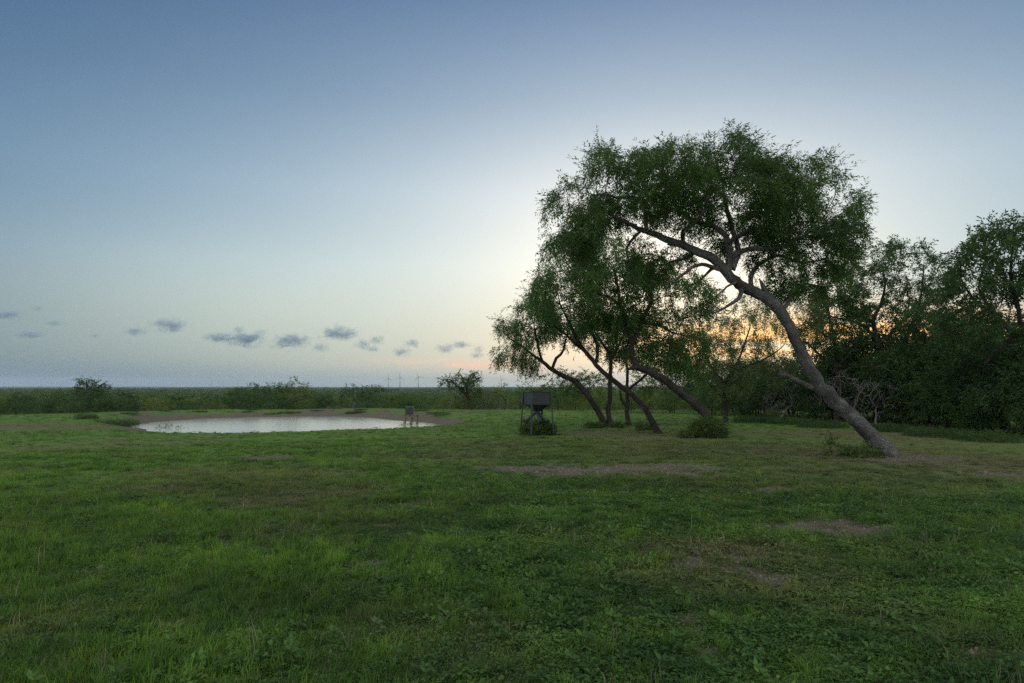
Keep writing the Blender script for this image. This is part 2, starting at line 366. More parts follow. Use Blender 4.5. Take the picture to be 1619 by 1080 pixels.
class Skel:
    def __init__(s): s.p, s.par, s.r, s.ok = [], [], [], []
    def stem(s, pts, rads, step, sprout_from=0.0, jit=.035, seed=0, wander=.012):
        """polyline of 3-D points with radii; joins the nearest existing node"""
        r = np.random.default_rng(seed); pts = np.asarray(pts, float)
        q = catmull(np.concatenate([pts, np.asarray(rads, float)[:, None]], 1), 12)
        L = np.concatenate([[0], np.cumsum(np.linalg.norm(np.diff(q[:, :3], axis=0), axis=1))]); n = max(2, int(L[-1]/step)+1)
        t = np.linspace(0, L[-1], n); q = np.stack([np.interp(t, L, q[:, i]) for i in range(4)], 1)
        w = r.normal(size=(n, 3)).cumsum(0); w -= np.linspace(0, 1, n)[:, None]*w[-1]+(1-np.linspace(0, 1, n)[:, None])*w[0]; q[:, :3] += w*wander
        par = -1
        if s.p: par = int(np.argmin(np.linalg.norm(np.array(s.p)-q[0, :3], axis=1)))
        for i in range(n):
            f = i/(n-1); j = r.normal(size=3)*jit*(0 if i == 0 else 1)*q[i, 3]*3
            s.p.append(q[i, :3]+j); s.par.append(par); s.r.append(max(q[i, 3], .006)); s.ok.append(f >= sprout_from); par = len(s.p)-1
    def colonize(s, A, step, dk, iters=90, trop=(0, 0, .0), jit=.25, seed=1, di=4.0):
        r = np.random.default_rng(seed); pos = np.array(s.p); ok = np.array(s.ok); N0 = len(pos); s.n0 = N0
        par = list(s.par); okidx = np.where(ok)[0]
        dist = np.full(len(A), 1e9); near = np.zeros(len(A), int)
        for c0 in range(0, len(okidx), 200):
            ii = okidx[c0:c0+200]; d = np.linalg.norm(A[:, None]-pos[ii][None], axis=2); m = d.argmin(1); dm = d[np.arange(len(A)), m]
            b = dm < dist; dist[b] = dm[b]; near[b] = ii[m[b]]
        pts = [p for p in pos]; nch = {}
        alive = np.ones(len(A), bool); trop = np.array(trop)
        for it in range(iters):
            act = alive & (dist < di)
            if not act.any(): break
            P_ = np.array(pts); u, inv = np.unique(near[act], return_inverse=True)
            dirs = A[act]-P_[near[act]]; dirs /= np.linalg.norm(dirs, axis=1, keepdims=True)+1e-9
            acc = np.zeros((len(u), 3)); np.add.at(acc, inv, dirs); acc /= np.linalg.norm(acc, axis=1, keepdims=True)+1e-9
            acc += r.normal(size=acc.shape)*jit+trop; acc /= np.linalg.norm(acc, axis=1, keepdims=True)+1e-9
            new = []
            for i, a in zip(u, acc):
                if nch.get(i, 0) >= 4: continue
                nch[i] = nch.get(i, 0)+1; new.append((pts[i]+a*step, i))
            if not new: break
            base = len(pts); npos = np.array([q for q, _ in new])
            for q, i in new: pts.append(q); par.append(int(i))
            d = np.linalg.norm(A[:, None]-npos[None], axis=2); m = d.argmin(1); dm = d[np.arange(len(A)), m]
            b = dm < dist; dist[b] = dm[b]; near[b] = base+m[b]
            alive &= dist > dk
            # attractors whose node is exhausted drop out
            ex = np.array([nch.get(int(q), 0) >= 4 for q in near]); alive &= ~ex
        s.p = pts; s.par = par; n = len(pts)
        kids = [[] for _ in range(n)]
        for i, q in enumerate(par):
            if q >= 0: kids[q].append(i)
        s.kids = kids; order = np.arange(n)[::-1]; tip = np.zeros(n, int)
        rad = np.zeros(n); E = 2.3
        for i in order:
            if kids[i]:
                tip[i] = 1+max(tip[c] for c in kids[i]); pr = sum(rad[c]**E for c in kids[i])**(1/E)
            else: pr = .0055
            rad[i] = pr if i >= N0 else max(s.r[i], .004)
        for i in range(N0, n):
            if par[i] >= 0: rad[i] = min(rad[i], .82*rad[par[i]] if par[i] < N0 else rad[par[i]])
        s.rad = rad; s.tip = tip; s.N0 = N0
    def mesh(s, name, sides_main=18, rough=.0, seed=0, flare=0.0):
        r = np.random.default_rng(seed); V, Fc, UV = [], [], []
        pos = np.array(s.p); par, kids, rad = s.par, s.kids, s.rad
        roots = [i for i, q in enumerate(par) if q < 0]; starts = [(-1, i) for i in roots]
        while starts:
            p0, i = starts.pop(); ch = [] if p0 < 0 else [p0]; ch.append(i)
            while kids[i]:
                # stay on a traced stem when there is one
                ks = sorted(kids[i], key=lambda c: -(rad[c]+(10 if (c < s.N0 and i < s.N0 and c == i+1) else 0)))
                for c in ks[1:]: starts.append((i, c))
                i = ks[0]; ch.append(i)
            pp = pos[ch]; rr = np.array([rad[c] for c in ch])
            if p0 >= 0: rr[0] = min(rr[0], rr[1]*1.25)
            mr = rr.max(); ns = sides_main if mr > .14 else 10 if mr > .06 else 6 if mr > .022 else 4 if mr > .009 else 3
            if len(pp) < 2: continue
            T = np.gradient(pp, axis=0); T /= np.linalg.norm(T, axis=1, keepdims=True)+1e-9
            nrm = np.cross(T[0], (0.3, .9, .1)); nrm /= np.linalg.norm(nrm)+1e-9; ln = 0; base = len(V)
            ph = np.arange(ns)/ns*2*math.pi
            for j in range(len(pp)):
                nrm = nrm-T[j]*np.dot(nrm, T[j]); nrm /= np.linalg.norm(nrm)+1e-9; bn = np.cross(T[j], nrm)
                if j: ln += np.linalg.norm(pp[j]-pp[j-1])
                ra = np.full(ns, rr[j])
                if rr[j] > .05 and rough:
                    ra = ra*(1+rough*np.sin(ph*3+ln*2.1+1)+rough*.7*np.sin(ph*5-ln*3.7)+rough*.55*r.normal(size=ns))
                if flare and p0 < 0 and ln < .6: ra = ra*(1+flare*(1-ln/.6)**2*(1+.5*np.sin(ph*4+.7)))
                if j == len(pp)-1: ra = ra*.35
                for q in range(ns):
                    V.append(pp[j]+ra[q]*(nrm*math.cos(ph[q])+bn*math.sin(ph[q]))); UV.append((q/ns*2*math.pi*max(mr, .03), ln))
                if j:
                    a = base+(j-1)*ns; b = base+j*ns
                    for q in range(ns): Fc.append((a+q, a+(q+1) % ns, b+(q+1) % ns, b+q))
        me = np_mesh(name, np.array(V), np.array(Fc), True); UV = np.array(UV, np.float32)
        li = np.empty(len(me.loops), np.int32); me.loops.foreach_get('vertex_index', li)
        uvl = me.uv_layers.new(name='UVMap'); uvl.data.foreach_set('uv', UV[li].ravel()); return me

def ell_points(ells, n, seed, gap=.0, gscale=.8, shell=.35):
    """points in a union of ellipsoids (cx,cy,cz,rx,ry,rz,weight) with noise gaps, thinned towards the middle"""
    r = np.random.default_rng(seed); w = np.array([e[3]*e[4]*e[5]*e[6] for e in ells]); w /= w.sum(); out = []
    while len(out) < n:
        e = ells[r.choice(len(ells), p=w)]; v = r.normal(size=3); v /= np.linalg.norm(v)+1e-9
        q = r.uniform()**(1/3) if shell <= 0 else (r.uniform()**(1/3))**(1-shell)
        pt = np.array(e[:3])+v*q*np.array(e[3:6])
        if gap and mnoise.noise(Vector(pt*gscale)) < gap*(1 if r.uniform() < .85 else -9): continue
        out.append(pt)
    return np.array(out)

def make_tree(name, label, stems, ells, nattr, tmpl, mat, bark, step, dk, sprigs=3, tipmax=2, sscale=1.0, droop=.35, seed=1, group=None,
              gap=-.12, sides=18, rough=.03, flare=.5, trop=(0, 0, 0), extra=None, shell=.3, cat='tree'):
    base = np.array(stems[0][0][0]); root = thing(name, label, cat, base, group)
    sk = Skel()
    for i, (pts, rads, sf) in enumerate(stems): sk.stem(np.array(pts)-base, rads, step*(.7 if i == 0 else 1), sf, seed=seed+i, wander=.002 if i == 0 else .012)
    A = ell_points([(e[0]-base[0], e[1]-base[1], e[2]-base[2], *e[3:]) for e in ells], nattr, seed+50, gap, .9, shell)
    sk.colonize(A, step, dk, seed=seed+9, trop=trop)
    link('trunk', sk.mesh('trunk', sides, rough, seed, flare), bark, root)
    r = np.random.default_rng(seed+77); pos = np.array(sk.p); par = np.array(sk.par)
    ii = np.array([i for i in range(sk.N0, len(pos)) if sk.tip[i] <= tipmax])
    ii = np.repeat(ii, sprigs); bd = pos[ii]-pos[par[ii]]; bd /= np.linalg.norm(bd, axis=1, keepdims=True)+1e-9
    D = bd*.75+r.normal(size=bd.shape)*.6; D[:, 2] -= droop*r.uniform(.3, 1.6, len(D))
    ps = pos[ii]-bd*step*r.uniform(0, 1, len(ii))[:, None]+r.normal(size=bd.shape)*.07
    scatter_sprigs('crown', ps, D, sscale*r.uniform(.5, 1.45, len(ii)), tmpl, seed+5, mat, root)
    return root

def stem_px(pts, depth, depth_end=None, wscale=1.0):
    """(px, py, width px[, depth offset]) list -> 3-D points and radii"""
    n = len(pts); out, rad = [], []
    for i, q in enumerate(pts):
        d = depth+((depth_end if depth_end is not None else depth)-depth)*i/(n-1)+(q[3] if len(q) > 3 else 0)
        out.append(P(q[0], q[1], d)); rad.append(q[2]*.5*PXM(d)*wscale)
    return out, rad
def ell_px(px, py, depth, rxp, ryp, rd, w=1.0):
    c = P(px, py, depth); s = PXM(depth); return (c[0], c[1], c[2], rxp*s, rd, ryp*s, w)
def on_ground(px, py):
    g = G(px, py)
    for _ in range(6): g = G(px, py, H1(g[0], g[1]))
    return g

SP_FINE = [leaf_sprig(i, 16, .085, .021, .34, .4) for i in range(6)]
SP_MID = [leaf_sprig(20+i, 14, .11, .030, .42, .55) for i in range(6)]
SP_BUSH = [leaf_sprig(40+i, 9, .085, .038, .26, .2) for i in range(6)]
SP_SMALL = [leaf_sprig(60+i, 8, .06, .03, .16, .2) for i in range(4)]

# main leaning tree --------------------------------------------------------
D1 = on_ground(1405, 722)[1]
b1 = on_ground(1405, 722)
tr = stem_px([(1406, 727, 42), (1397, 712, 36), (1374, 684, 28), (1347, 657, 26), (1319, 632, 26), (1294, 607, 25), (1279, 582, 23), (1263, 548, 21), (1247, 515, 20), (1230, 487, 21), (1210, 470, 21), (1185, 459, 20), (1160, 443, 19), (1142, 423, 18), (1121, 406, 17), (1095, 395, 15), (1071, 385, 14), (1040, 372, 12), (1009, 361, 9), (985, 350, 7), (955, 335, 4), (925, 325, 2.5)], D1, D1-.9, .84)
tr[0][0] = np.array((tr[0][0][0], b1[1], b1[2]-.15))
S = [(tr[0], tr[1], .86)]
d = D1-.5
for pts, d0, d1, sf in (
    ([(1150, 430, 17), (1153, 408, 16), (1150, 377, 14), (1132, 361, 11), (1097, 349, 9), (1079, 336, 8), (1066, 320, 6), (1060, 290, 4)], d, d+.3, .4),
    ([(1151, 385, 12), (1178, 367, 10), (1194, 362, 9), (1217, 357, 8), (1245, 335, 6), (1270, 320, 4)], d, d+.8, .2),
    ([(1160, 425, 13), (1170, 395, 12), (1160, 360, 10), (1150, 320, 8), (1140, 280, 5), (1130, 250, 3)], d, d+1.0, .3),
    ([(1080, 387, 10), (1081, 366, 9), (1097, 354, 8), (1115, 330, 7), (1120, 300, 5)], d, d-.9, .3),
    ([(1022, 367, 10), (1019, 345, 9), (1019, 322, 9), (1030, 308, 7), (1053, 306, 6), (1070, 290, 4)], d-.3, d-.1, .3),
    ([(1019, 325, 7), (1001, 312, 7), (983, 315, 5), (960, 310, 4), (935, 310, 3)], d-.3, d-.9, .1),
    ([(1015, 364, 6), (1000, 380, 6), (990, 400, 5), (1000, 425, 4), (1010, 450, 3)], d-.3, d+.4, .75),
    ([(1146, 428, 11), (1123, 421, 9), (1108, 420, 8), (1092, 425, 7), (1071, 439, 5), (1048, 451, 3)], d, d-1.0, .6),
    ([(1100, 397, 8), (1085, 408, 7), (1066, 412, 5), (1045, 420, 3)], d, d+.8, .5),
    ([(1170, 452, 12), (1169, 468, 9), (1155, 480, 7), (1141, 490, 5), (1128, 495, 3), (1110, 490, 2)], d, d-.8, .5),
    ([(1214, 470, 13), (1208, 455, 11), (1201, 441, 7)], d+.1, d-.2, 1.1),
    ([(1190, 458, 12), (1188, 440, 10), (1196, 420, 9), (1222, 405, 7), (1246, 408, 6), (1275, 415, 4), (1305, 410, 3)], d+.2, d+1.3, .5),
    ([(1156, 405, 13), (1184, 395, 11), (1225, 396, 8), (1262, 380, 6), (1295, 370, 4), (1320, 350, 3)], d, d+.2, .35),
    ([(1235, 492, 10), (1248, 480, 9), (1252, 462, 7), (1275, 450, 5), (1300, 455, 3)], d+.2, d+.9, .5),
    ([(1284, 612, 15), (1268, 606, 12), (1252, 601, 11), (1240, 594, 10), (1229, 592, 8)], d+.3, d-.2, 1.1),
    ([(1240, 596, 8), (1233, 585, 5), (1237, 572, 4), (1245, 560, 2)], d-.1, d-.2, 1.1),
    ([(1135, 420, 9), (1120, 430, 6), (1105, 445, 4), (1085, 455, 2.5)], d, d+.6, .5),
    ([(1163, 447, 6), (1150, 452, 5), (1140, 462, 4), (1128, 470, 2.5)], d-.2, d-.7, 1.1)):
    a, b = stem_px(pts, d0, d1, .74); S.append((a, b, sf))
dc = D1-.4
E1 = [ell_px(1110, 284, dc, 120, 62, 2.3, 1.2), ell_px(985, 298, dc-.2, 110, 66, 2.0, 1.2), ell_px(1215, 308, dc+.3, 115, 62, 2.2, 1.2), ell_px(1285, 345, dc+.4, 68, 72, 1.8, 1.1),
      ell_px(915, 338, dc-.3, 62, 58, 1.6, 1.2), ell_px(1130, 300, dc+.8, 150, 60, 1.4, .9), ell_px(1300, 415, dc+.9, 52, 60, 1.2, .6), ell_px(1235, 350, dc+.4, 90, 40, 1.7, .9),
      ell_px(960, 345, dc-.2, 70, 35, 1.3, .8), ell_px(1110, 345, dc+.3, 70, 25, 1.0, .25), ell_px(1215, 440, dc+1, 60, 45, .9, .5), ell_px(1265, 430, dc+.8, 60, 60, 1.0, .6), ell_px(1320, 380, dc+.5, 42, 60, 1.2, 1.0), ell_px(1050, 410, dc+.8, 60, 40, .9, .5), ell_px(1190, 385, dc+.9, 70, 35, 1.0, .5), ell_px(1110, 470, dc-.5, 40, 30, .6, .35), ell_px(960, 385, dc+.2, 60, 40, 1.2, .9)]
make_tree('leaning_mesquite_tree', 'largest tree, thick trunk leaning far over under a broad domed crown', S, E1, 3700, SP_FINE, M['leaf_main'], M['bark'], .19, .24,
          sprigs=9, tipmax=4, sscale=1.0, droop=.45, seed=11, sides=26, rough=.03, flare=.2, gap=-.06)

# the grove behind it ---------------------------------------------------------
def grove(name, label, gpx, trunk, limbs, ells, n, seed, mat='leaf_grove', bark='bark_dark', step=.26, dk=.32, lean=0.0, **kw):
    g = on_ground(*gpx); D = g[1]; S = []
    a, b = stem_px(trunk, D, D+lean, kw.pop('ws', .72)); a[0] = np.array((a[0][0], g[1], g[2]-.12)); S.append((a, b, kw.pop('sf', .8)))
    for l in limbs:
        dz = l[0]; a, b = stem_px(l[1], D+lean*.7, D+lean+dz, .8); S.append((a, b, l[2] if len(l) > 2 else .25))
    E = [ell_px(e[0], e[1], D+lean+e[4], e[2], e[3], e[5], e[6] if len(e) > 6 else 1) for e in ells]
    args = dict(sprigs=7, tipmax=4, sscale=1.0, droop=.6, sides=14, flare=.5, tmpl=SP_MID); args.update(kw); t = args.pop('tmpl')
    return make_tree(name, label, S, E, n, t, M[mat], M[bark], step, dk, seed=seed, **args)

grove('mesquite_tree', 'tree leaning left with upright forked limbs, bushy clump round its trunk base', (1136, 690),
      [(1136, 690, 24), (1128, 674, 21), (1110, 650, 19), (1084, 627, 18), (1058, 606, 17), (1030, 590, 15), (1008, 580, 14), (999, 559, 12), (999, 539, 11), (990, 515, 9), (981, 484, 8), (977, 455, 6), (972, 430, 4)],
      [(.6, [(999, 545, 10), (1012, 515, 9), (1024, 492, 8), (1031, 475, 7), (1026, 453, 6), (1022, 438, 5), (1035, 420, 3)]), (-.4, [(1008, 580, 9), (999, 582, 8), (993, 585, 6)], 1.1),
       (1.2, [(1015, 510, 6), (1040, 515, 5), (1060, 525, 4), (1080, 530, 2)]), (-1, [(981, 484, 6), (965, 470, 5), (945, 465, 3)])],
      [(985, 430, 60, 42, 0, 1.6), (1035, 440, 55, 40, .4, 1.5, .7), (1055, 520, 55, 45, 1.0, 1.4, .8), (950, 450, 40, 40, -.4, 1.3), (1085, 540, 40, 50, 1, 1.2, .8), (1020, 560, 30, 25, 1, .9, .3), (1000, 480, 60, 50, .5, 1.4, .8), (1090, 470, 45, 40, .8, 1.2, .6)], 1500, 23, sf=.75)
grove('mesquite_tree', 'tree with a long thin trunk leaning left, its base in open grass', (1041, 685),
      [(1041, 685, 15), (1036, 676, 14), (1027, 658, 13), (1012, 637, 12), (988, 616, 12), (962, 596, 11), (942, 577, 10), (926, 557, 9), (913, 538, 8), (900, 510, 6), (885, 480, 4)],
      [(-.8, [(926, 557, 6), (910, 545, 6), (895, 530, 5), (875, 515, 3)]), (.8, [(942, 577, 6), (945, 550, 6), (935, 520, 5), (930, 480, 4), (925, 440, 3)])],
      [(905, 425, 58, 52, 0, 1.8, 1.1), (945, 400, 55, 45, .5, 1.5), (875, 465, 48, 42, -.3, 1.6, 1.1), (935, 480, 55, 45, .4, 1.5), (885, 395, 35, 30, 0, 1.2)], 1250, 37, sf=.75)
grove('mesquite_tree', 'low tree arching left, drooping crown hanging above the steel feeder', (957, 675),
      [(957, 676, 16), (952, 664, 14), (942, 645, 12), (926, 622, 12), (908, 603, 11), (887, 593, 10), (871, 583, 9), (858, 572, 8), (843, 562, 6), (825, 548, 4), (805, 535, 3)],
      [(.6, [(873, 584, 6), (879, 566, 6), (890, 556, 5), (895, 535, 3)]), (-.7, [(858, 572, 5), (850, 545, 5), (845, 520, 3)])],
      [(815, 525, 38, 38, 0, 1.6, 1.1), (850, 495, 48, 35, .2, 1.7), (885, 515, 45, 40, .5, 1.5), (795, 550, 22, 30, -.2, 1.0), (830, 565, 25, 22, 0, 1.0, .6)], 1000, 41, sf=.7, droop=.8)
grove('mesquite_tree', 'straight upright trunk standing next to the low arching tree', (966, 675),
      [(966, 676, 15), (963, 662, 11), (962, 647, 10), (964, 625, 9), (965, 600, 9), (966, 570, 8), (962, 556, 7), (952, 543, 6), (940, 525, 4)],
      [(.6, [(966, 570, 6), (975, 550, 5), (985, 530, 4), (990, 510, 3)])],
      [(945, 520, 45, 35, .4, 1.4), (985, 510, 45, 35, .8, 1.4), (960, 550, 40, 22, .6, 1.2, .6)], 520, 53, sf=.75)
grove('mesquite_tree', 'slim dark trunk with a forked side branch behind the thin leaning trunk', (994, 673),
      [(995, 674, 12), (992, 660, 10), (992, 642, 9), (991, 609, 7), (992, 585, 6), (988, 565, 5), (985, 545, 3)],
      [(.5, [(991, 625, 6), (1000, 610, 5), (1014, 600, 5), (1030, 585, 4), (1045, 570, 3)], .5), (-.4, [(992, 645, 6), (983, 630, 5), (980, 615, 3)], 1.1)],
      [(1045, 560, 55, 38, .6, 1.5), (1000, 545, 45, 30, .6, 1.3), (1085, 580, 40, 40, 1.2, 1.3, .8), (1030, 600, 35, 25, 1.0, 1.0, .5)], 640, 59, sf=.75)
# trees of the thicket
grove('thicket_tree', 'thin pale airy tree with bare twigs in front of the orange glow', (1145, 668),
      [(1145, 668, 9), (1148, 650, 8), (1143, 625, 7), (1150, 600, 6), (1165, 575, 5), (1175, 550, 4), (1185, 520, 3)],
      [(.5, [(1146, 630, 6), (1120, 605, 5), (1100, 595, 4), (1080, 590, 3)]), (-.5, [(1155, 590, 5), (1185, 578, 4), (1215, 565, 3), (1235, 550, 2)]), (.3, [(1148, 610, 5), (1125, 580, 4), (1110, 550, 3), (1105, 515, 2)])],
      [(1190, 510, 50, 55, 0, 1.8, .6), (1115, 545, 45, 55, 0, 1.8, .9), (1140, 590, 60, 35, 0, 1.5, .8), (1225, 560, 40, 45, .5, 1.5, .6), (1110, 470, 35, 40, .5, 1.2, .5), (1265, 500, 40, 45, .5, 1.4, .7)], 1250, 61, mat='leaf_pale', sf=.4, sprigs=7, step=.3, dk=.38)
grove('thicket_tree', 'forked dark tree behind the leaning trunk with a second stem bending left', (1438, 664),
      [(1440, 666, 16), (1436, 655, 14), (1424, 616, 12), (1422, 580, 10), (1422, 553, 9), (1432, 532, 8), (1445, 505, 6), (1455, 470, 5), (1460, 430, 3)],
      [(-1, [(1436, 655, 11), (1422, 640, 10), (1408, 623, 10), (1395, 590, 9), (1388, 560, 9), (1384, 530, 9), (1382, 503, 8), (1392, 485, 6), (1400, 450, 4), (1395, 420, 3)], .55),
       (-1.5, [(1412, 628, 9), (1395, 613, 8), (1377, 604, 7), (1346, 592, 5), (1303, 586, 3)], 1.1), (.5, [(1386, 540, 7), (1365, 515, 6), (1335, 505, 4), (1310, 500, 3)], .3),
       (-.5, [(1388, 545, 7), (1410, 525, 6), (1430, 505, 4), (1450, 490, 3)], .3)],
      [(1355, 425, 62, 45, 0, 2.2), (1425, 415, 50, 42, .3, 2.0), (1465, 455, 48, 55, .2, 2.0), (1330, 480, 55, 48, 0, 2.0, .9), (1400, 480, 75, 40, .5, 1.8, .7), (1450, 530, 60, 45, .5, 1.8, 1.2), (1370, 560, 60, 35, .8, 1.8, 1.2)], 1900, 67, mat='leaf_dark', droop=.2, gap=.02, sscale=1.35, sprigs=7, sf=.55, step=.3, dk=.36, tmpl=SP_BUSH)
grove('thicket_tree', 'tree with sinuous dark limbs against the bright sky at the thicket end', (1665, 688),
      [(1665, 690, 22), (1655, 650, 19), (1645, 600, 17), (1635, 560, 15), (1622, 525, 13), (1603, 531, 11), (1583, 546, 10), (1568, 561, 7), (1555, 580, 5)],
      [(.3, [(1603, 531, 9), (1590, 515, 8), (1576, 499, 7), (1548, 479, 6), (1532, 462, 4), (1521, 445, 3)], .3), (0, [(1622, 525, 9), (1611, 507, 9), (1607, 476, 7), (1598, 440, 6), (1600, 400, 4), (1605, 370, 3)], .4),
       (.6, [(1580, 500, 5), (1552, 470, 5), (1548, 450, 4), (1555, 420, 3)], .3), (.2, [(1635, 560, 9), (1650, 500, 8), (1655, 440, 6), (1650, 400, 4)], .4)],
      [(1600, 375, 52, 42, 0, 2.0), (1545, 405, 40, 40, .2, 1.8), (1635, 420, 60, 60, 0, 2.0), (1535, 460, 45, 40, .3, 1.8, .8), (1585, 450, 50, 40, .3, 1.6, .6), (1620, 520, 60, 30, .5, 1.6, .5), (1520, 520, 45, 45, .8, 1.6, 1.1)], 1900, 71, mat='leaf_dark', droop=.2, gap=.02, sscale=1.35, sprigs=7, sf=.6, step=.3, dk=.36, tmpl=SP_BUSH)
grove('thicket_tree', 'dense dark tree filling the gap between two forked trees of the thicket', (1505, 676),
      [(1505, 678, 14), (1500, 650, 12), (1504, 610, 10), (1497, 570, 8), (1500, 530, 6), (1495, 490, 4)], [(.5, [(1500, 580, 6), (1475, 550, 5), (1460, 520, 3)]), (.2, [(1502, 570, 6), (1525, 545, 5), (1540, 520, 3)])],
      [(1490, 515, 60, 60, .6, 2, 1.1), (1525, 560, 60, 45, .8, 2, 1.1), (1455, 570, 55, 40, .8, 2, 1.1), (1500, 460, 32, 35, .5, 1.5, .6)], 1250, 91, mat='leaf_dark', droop=.2, gap=.02, sscale=1.35, sprigs=7, sf=.5, step=.3, dk=.36, lean=1.5, tmpl=SP_BUSH)
grove('thicket_tree', 'dark bushy tree behind the middle of the big leaning trunk', (1325, 668),
      [(1325, 669, 12), (1322, 650, 10), (1328, 610, 9), (1320, 570, 7), (1318, 530, 5), (1310, 490, 3)], [(.5, [(1325, 590, 6), (1300, 565, 5), (1280, 545, 3)]), (.2, [(1324, 580, 6), (1350, 550, 5), (1362, 520, 3)])],
      [(1300, 545, 48, 45, .6, 2, 1.1), (1335, 510, 45, 50, .6, 2, 1.), (1320, 590, 60, 35, .6, 1.8, 1.), (1310, 470, 30, 35, .5, 1.4, .6)], 950, 93, mat='leaf_dark', droop=.2, gap=.02, sscale=1.35, sprigs=7, sf=.5, step=.3, dk=.36, lean=1.5, tmpl=SP_BUSH)
# lone small trees beyond the pond
def far_tree(name, label, px, base_d, trunk, limbs, ells, n, seed, **kw):
    S = []; a, b = stem_px(trunk, base_d); gx, gy = a[0][0], a[0][1]; a[0] = np.array((gx, gy, H1(gx, gy)-.1)); S.append((a, b, .5))
    for l in limbs: a, b = stem_px(l, base_d); S.append((a, b, .2))
    E = [ell_px(e[0], e[1], base_d, e[2], e[3], e[4]) for e in ells]
    return make_tree(name, label, S, E, n, SP_BUSH, M[kw.get('mat', 'leaf_dark')], M['bark_dark'],   .24, .28, sprigs=kw.get('sprigs', 3), sscale=kw.get('ss', 1.5), droop=.1, seed=seed, sides=8, gap=-.05)
far_tree('small_tree', 'lone thin small tree with sparse clumped leaves above the grey brush', 738, 60, [(742, 655, 5), (741, 640, 5), (738, 626, 4.5), (728, 616, 3.5), (718, 606, 2.5), (706, 602, 1.5)],
         [[(741, 628, 3), (738, 612, 3), (742, 598, 2), (748, 590, 1.5)], [(722, 610, 2), (712, 600, 1.5), (702, 600, 1)], [(740, 606, 2), (752, 600, 1.5), (760, 596, 1)], [(738, 615, 2), (733, 602, 2), (728, 592, 1.5)]],
         [(707, 604, 15, 7, 1.0), (724, 597, 11, 9, 1), (746, 596, 16, 9, 1), (722, 613, 14, 6, 1), (752, 614, 12, 9, .9), (735, 606, 22, 9, 1.2)], 420, 81, ss=1.7)
far_tree('small_tree', 'dark open-crowned small tree rising above the brush left of the pond', 140, 66, [(142, 650, 6), (141, 630, 5), (139, 615, 4), (137, 604, 2)],
         [[(141, 625, 4), (155, 612, 3), (165, 606, 2)], [(141, 622, 4), (128, 614, 3), (118, 612, 2)]],
         [(138, 603, 13, 7, 1.2), (124, 613, 14, 6, 1.1), (160, 610, 15, 7, 1.1), (145, 620, 24, 9, 1.5)], 420, 83, sprigs=4)

# ------------------------------------------------------------------ shrubs
def shrub_proto(seed, hgt, wid, mat, tmpl, nattr, sprigs, sscale, label, group, dead=False, name='shrub'):
    r = np.random.default_rng(seed); root = thing(name, label, 'shrub' if not dead else 'brush', (0, 0, 0), group); sk = Skel()
    sk.stem([(0, 0, -.15), (.02, 0, .05), (.04, .02, .22)], [.04, .04, .03], .12, 0)
    for i in range(6 if not dead else 11):
        a = i*2.4+r.uniform(-.4, .4); t = r.uniform(.45, 1)
        e = np.array((math.cos(a)*wid*.42*t, math.sin(a)*wid*.42*t, hgt*(.35+.45*r.uniform()))); m = e*.5+np.array((0, 0, .12*hgt))
        sk.stem([(0.02, 0, .1), m*.6, m, e], [.03, .022, .016, .010], .2, .2, seed=seed+i)
    el = [(0, 0, hgt*.55, wid*.42, wid*.42, hgt*.42, 1)]
    for i in range(6):
        a = r.uniform(0, 6.28); el.append((math.cos(a)*wid*.3, math.sin(a)*wid*.3, hgt*r.uniform(.3, .72), wid*.24, wid*.24, hgt*.27, 1))
    A = ell_points(el, nattr, seed+3, -.1, 1.1, .25); A = A[A[:, 2] > .04]
    sk.colonize(A, .17 if dead else .2, .2 if dead else .26, seed=seed+4, jit=.5 if dead else .3)
    link('stems', sk.mesh('stems', 7, 0, seed), M['twig_grey'] if dead else M['bark_dark'], root)
    if not dead:
        pos = np.array(sk.p); par = np.array(sk.par); ii = np.array([i for i in range(sk.N0, len(pos)) if sk.tip[i] <= 2]); ii = np.repeat(ii, sprigs)
        bd = pos[ii]-pos[par[ii]]; bd /= np.linalg.norm(bd, axis=1, keepdims=True)+1e-9
        D = bd*.7+r.normal(size=bd.shape)*.7
        scatter_sprigs('foliage', pos[ii]+r.normal(size=bd.shape)*.06, D, sscale*r.uniform(.7, 1.3, len(ii)), tmpl, seed+6, M[mat], root)
    return root
used = set()
def place_shrub(proto, x, y, s, label, group, sz=1.0):
    o = proto if proto.name not in used else copy_tree(proto)
    used.add(proto.name); o.location = (x, y, H1(x, y)); o.rotation_euler = (0, 0, random.uniform(0, 6.28)); o.scale = (s, s, s*sz)
    tag(o, label, None, group); return o
G_TH, G_BR = 'shrubs of the thicket behind the trees', 'shrubs of the brush belt beyond the pond'
pr_dark = [shrub_proto(100+i, 2.6, 2.6, 'brush_dark', SP_BUSH, 420, 3, 1.15, 'x', G_TH) for i in range(3)]
pr_green = [shrub_proto(110+i, 2.2, 2.6, 'brush_green', SP_BUSH, 330, 3, 1.2, 'x', G_BR) for i in range(3)]
pr_yel = [shrub_proto(120+i, 2.0, 2.3, 'brush_yellow', SP_BUSH, 280, 3, 1.2, 'x', G_BR) for i in range(2)]
pr_bdark = [shrub_proto(130+i, 2.2, 2.8, 'brush_dark', SP_BUSH, 330, 3, 1.2, 'x', G_BR) for i in range(2)]
pr_dead = [shrub_proto(140+i, 1.5, 2.6, None, None, 520, 0, 1, 'x', G_BR, True, 'dead_brush') for i in range(2)]
L_TH = ('tall dark leafy shrub filling the shaded thicket behind the leaning trees', 'low shrub at the grassy foot of the shaded thicket')
L_G, L_Y, L_D = 'mid green rounded bush in the brush belt beyond the pond', 'yellow-green bush in the brush belt beyond the pond', 'dark green bush in the brush belt beyond the pond'
L_X = 'grey leafless tangle of twigs at the foot of the brush beyond the grass'
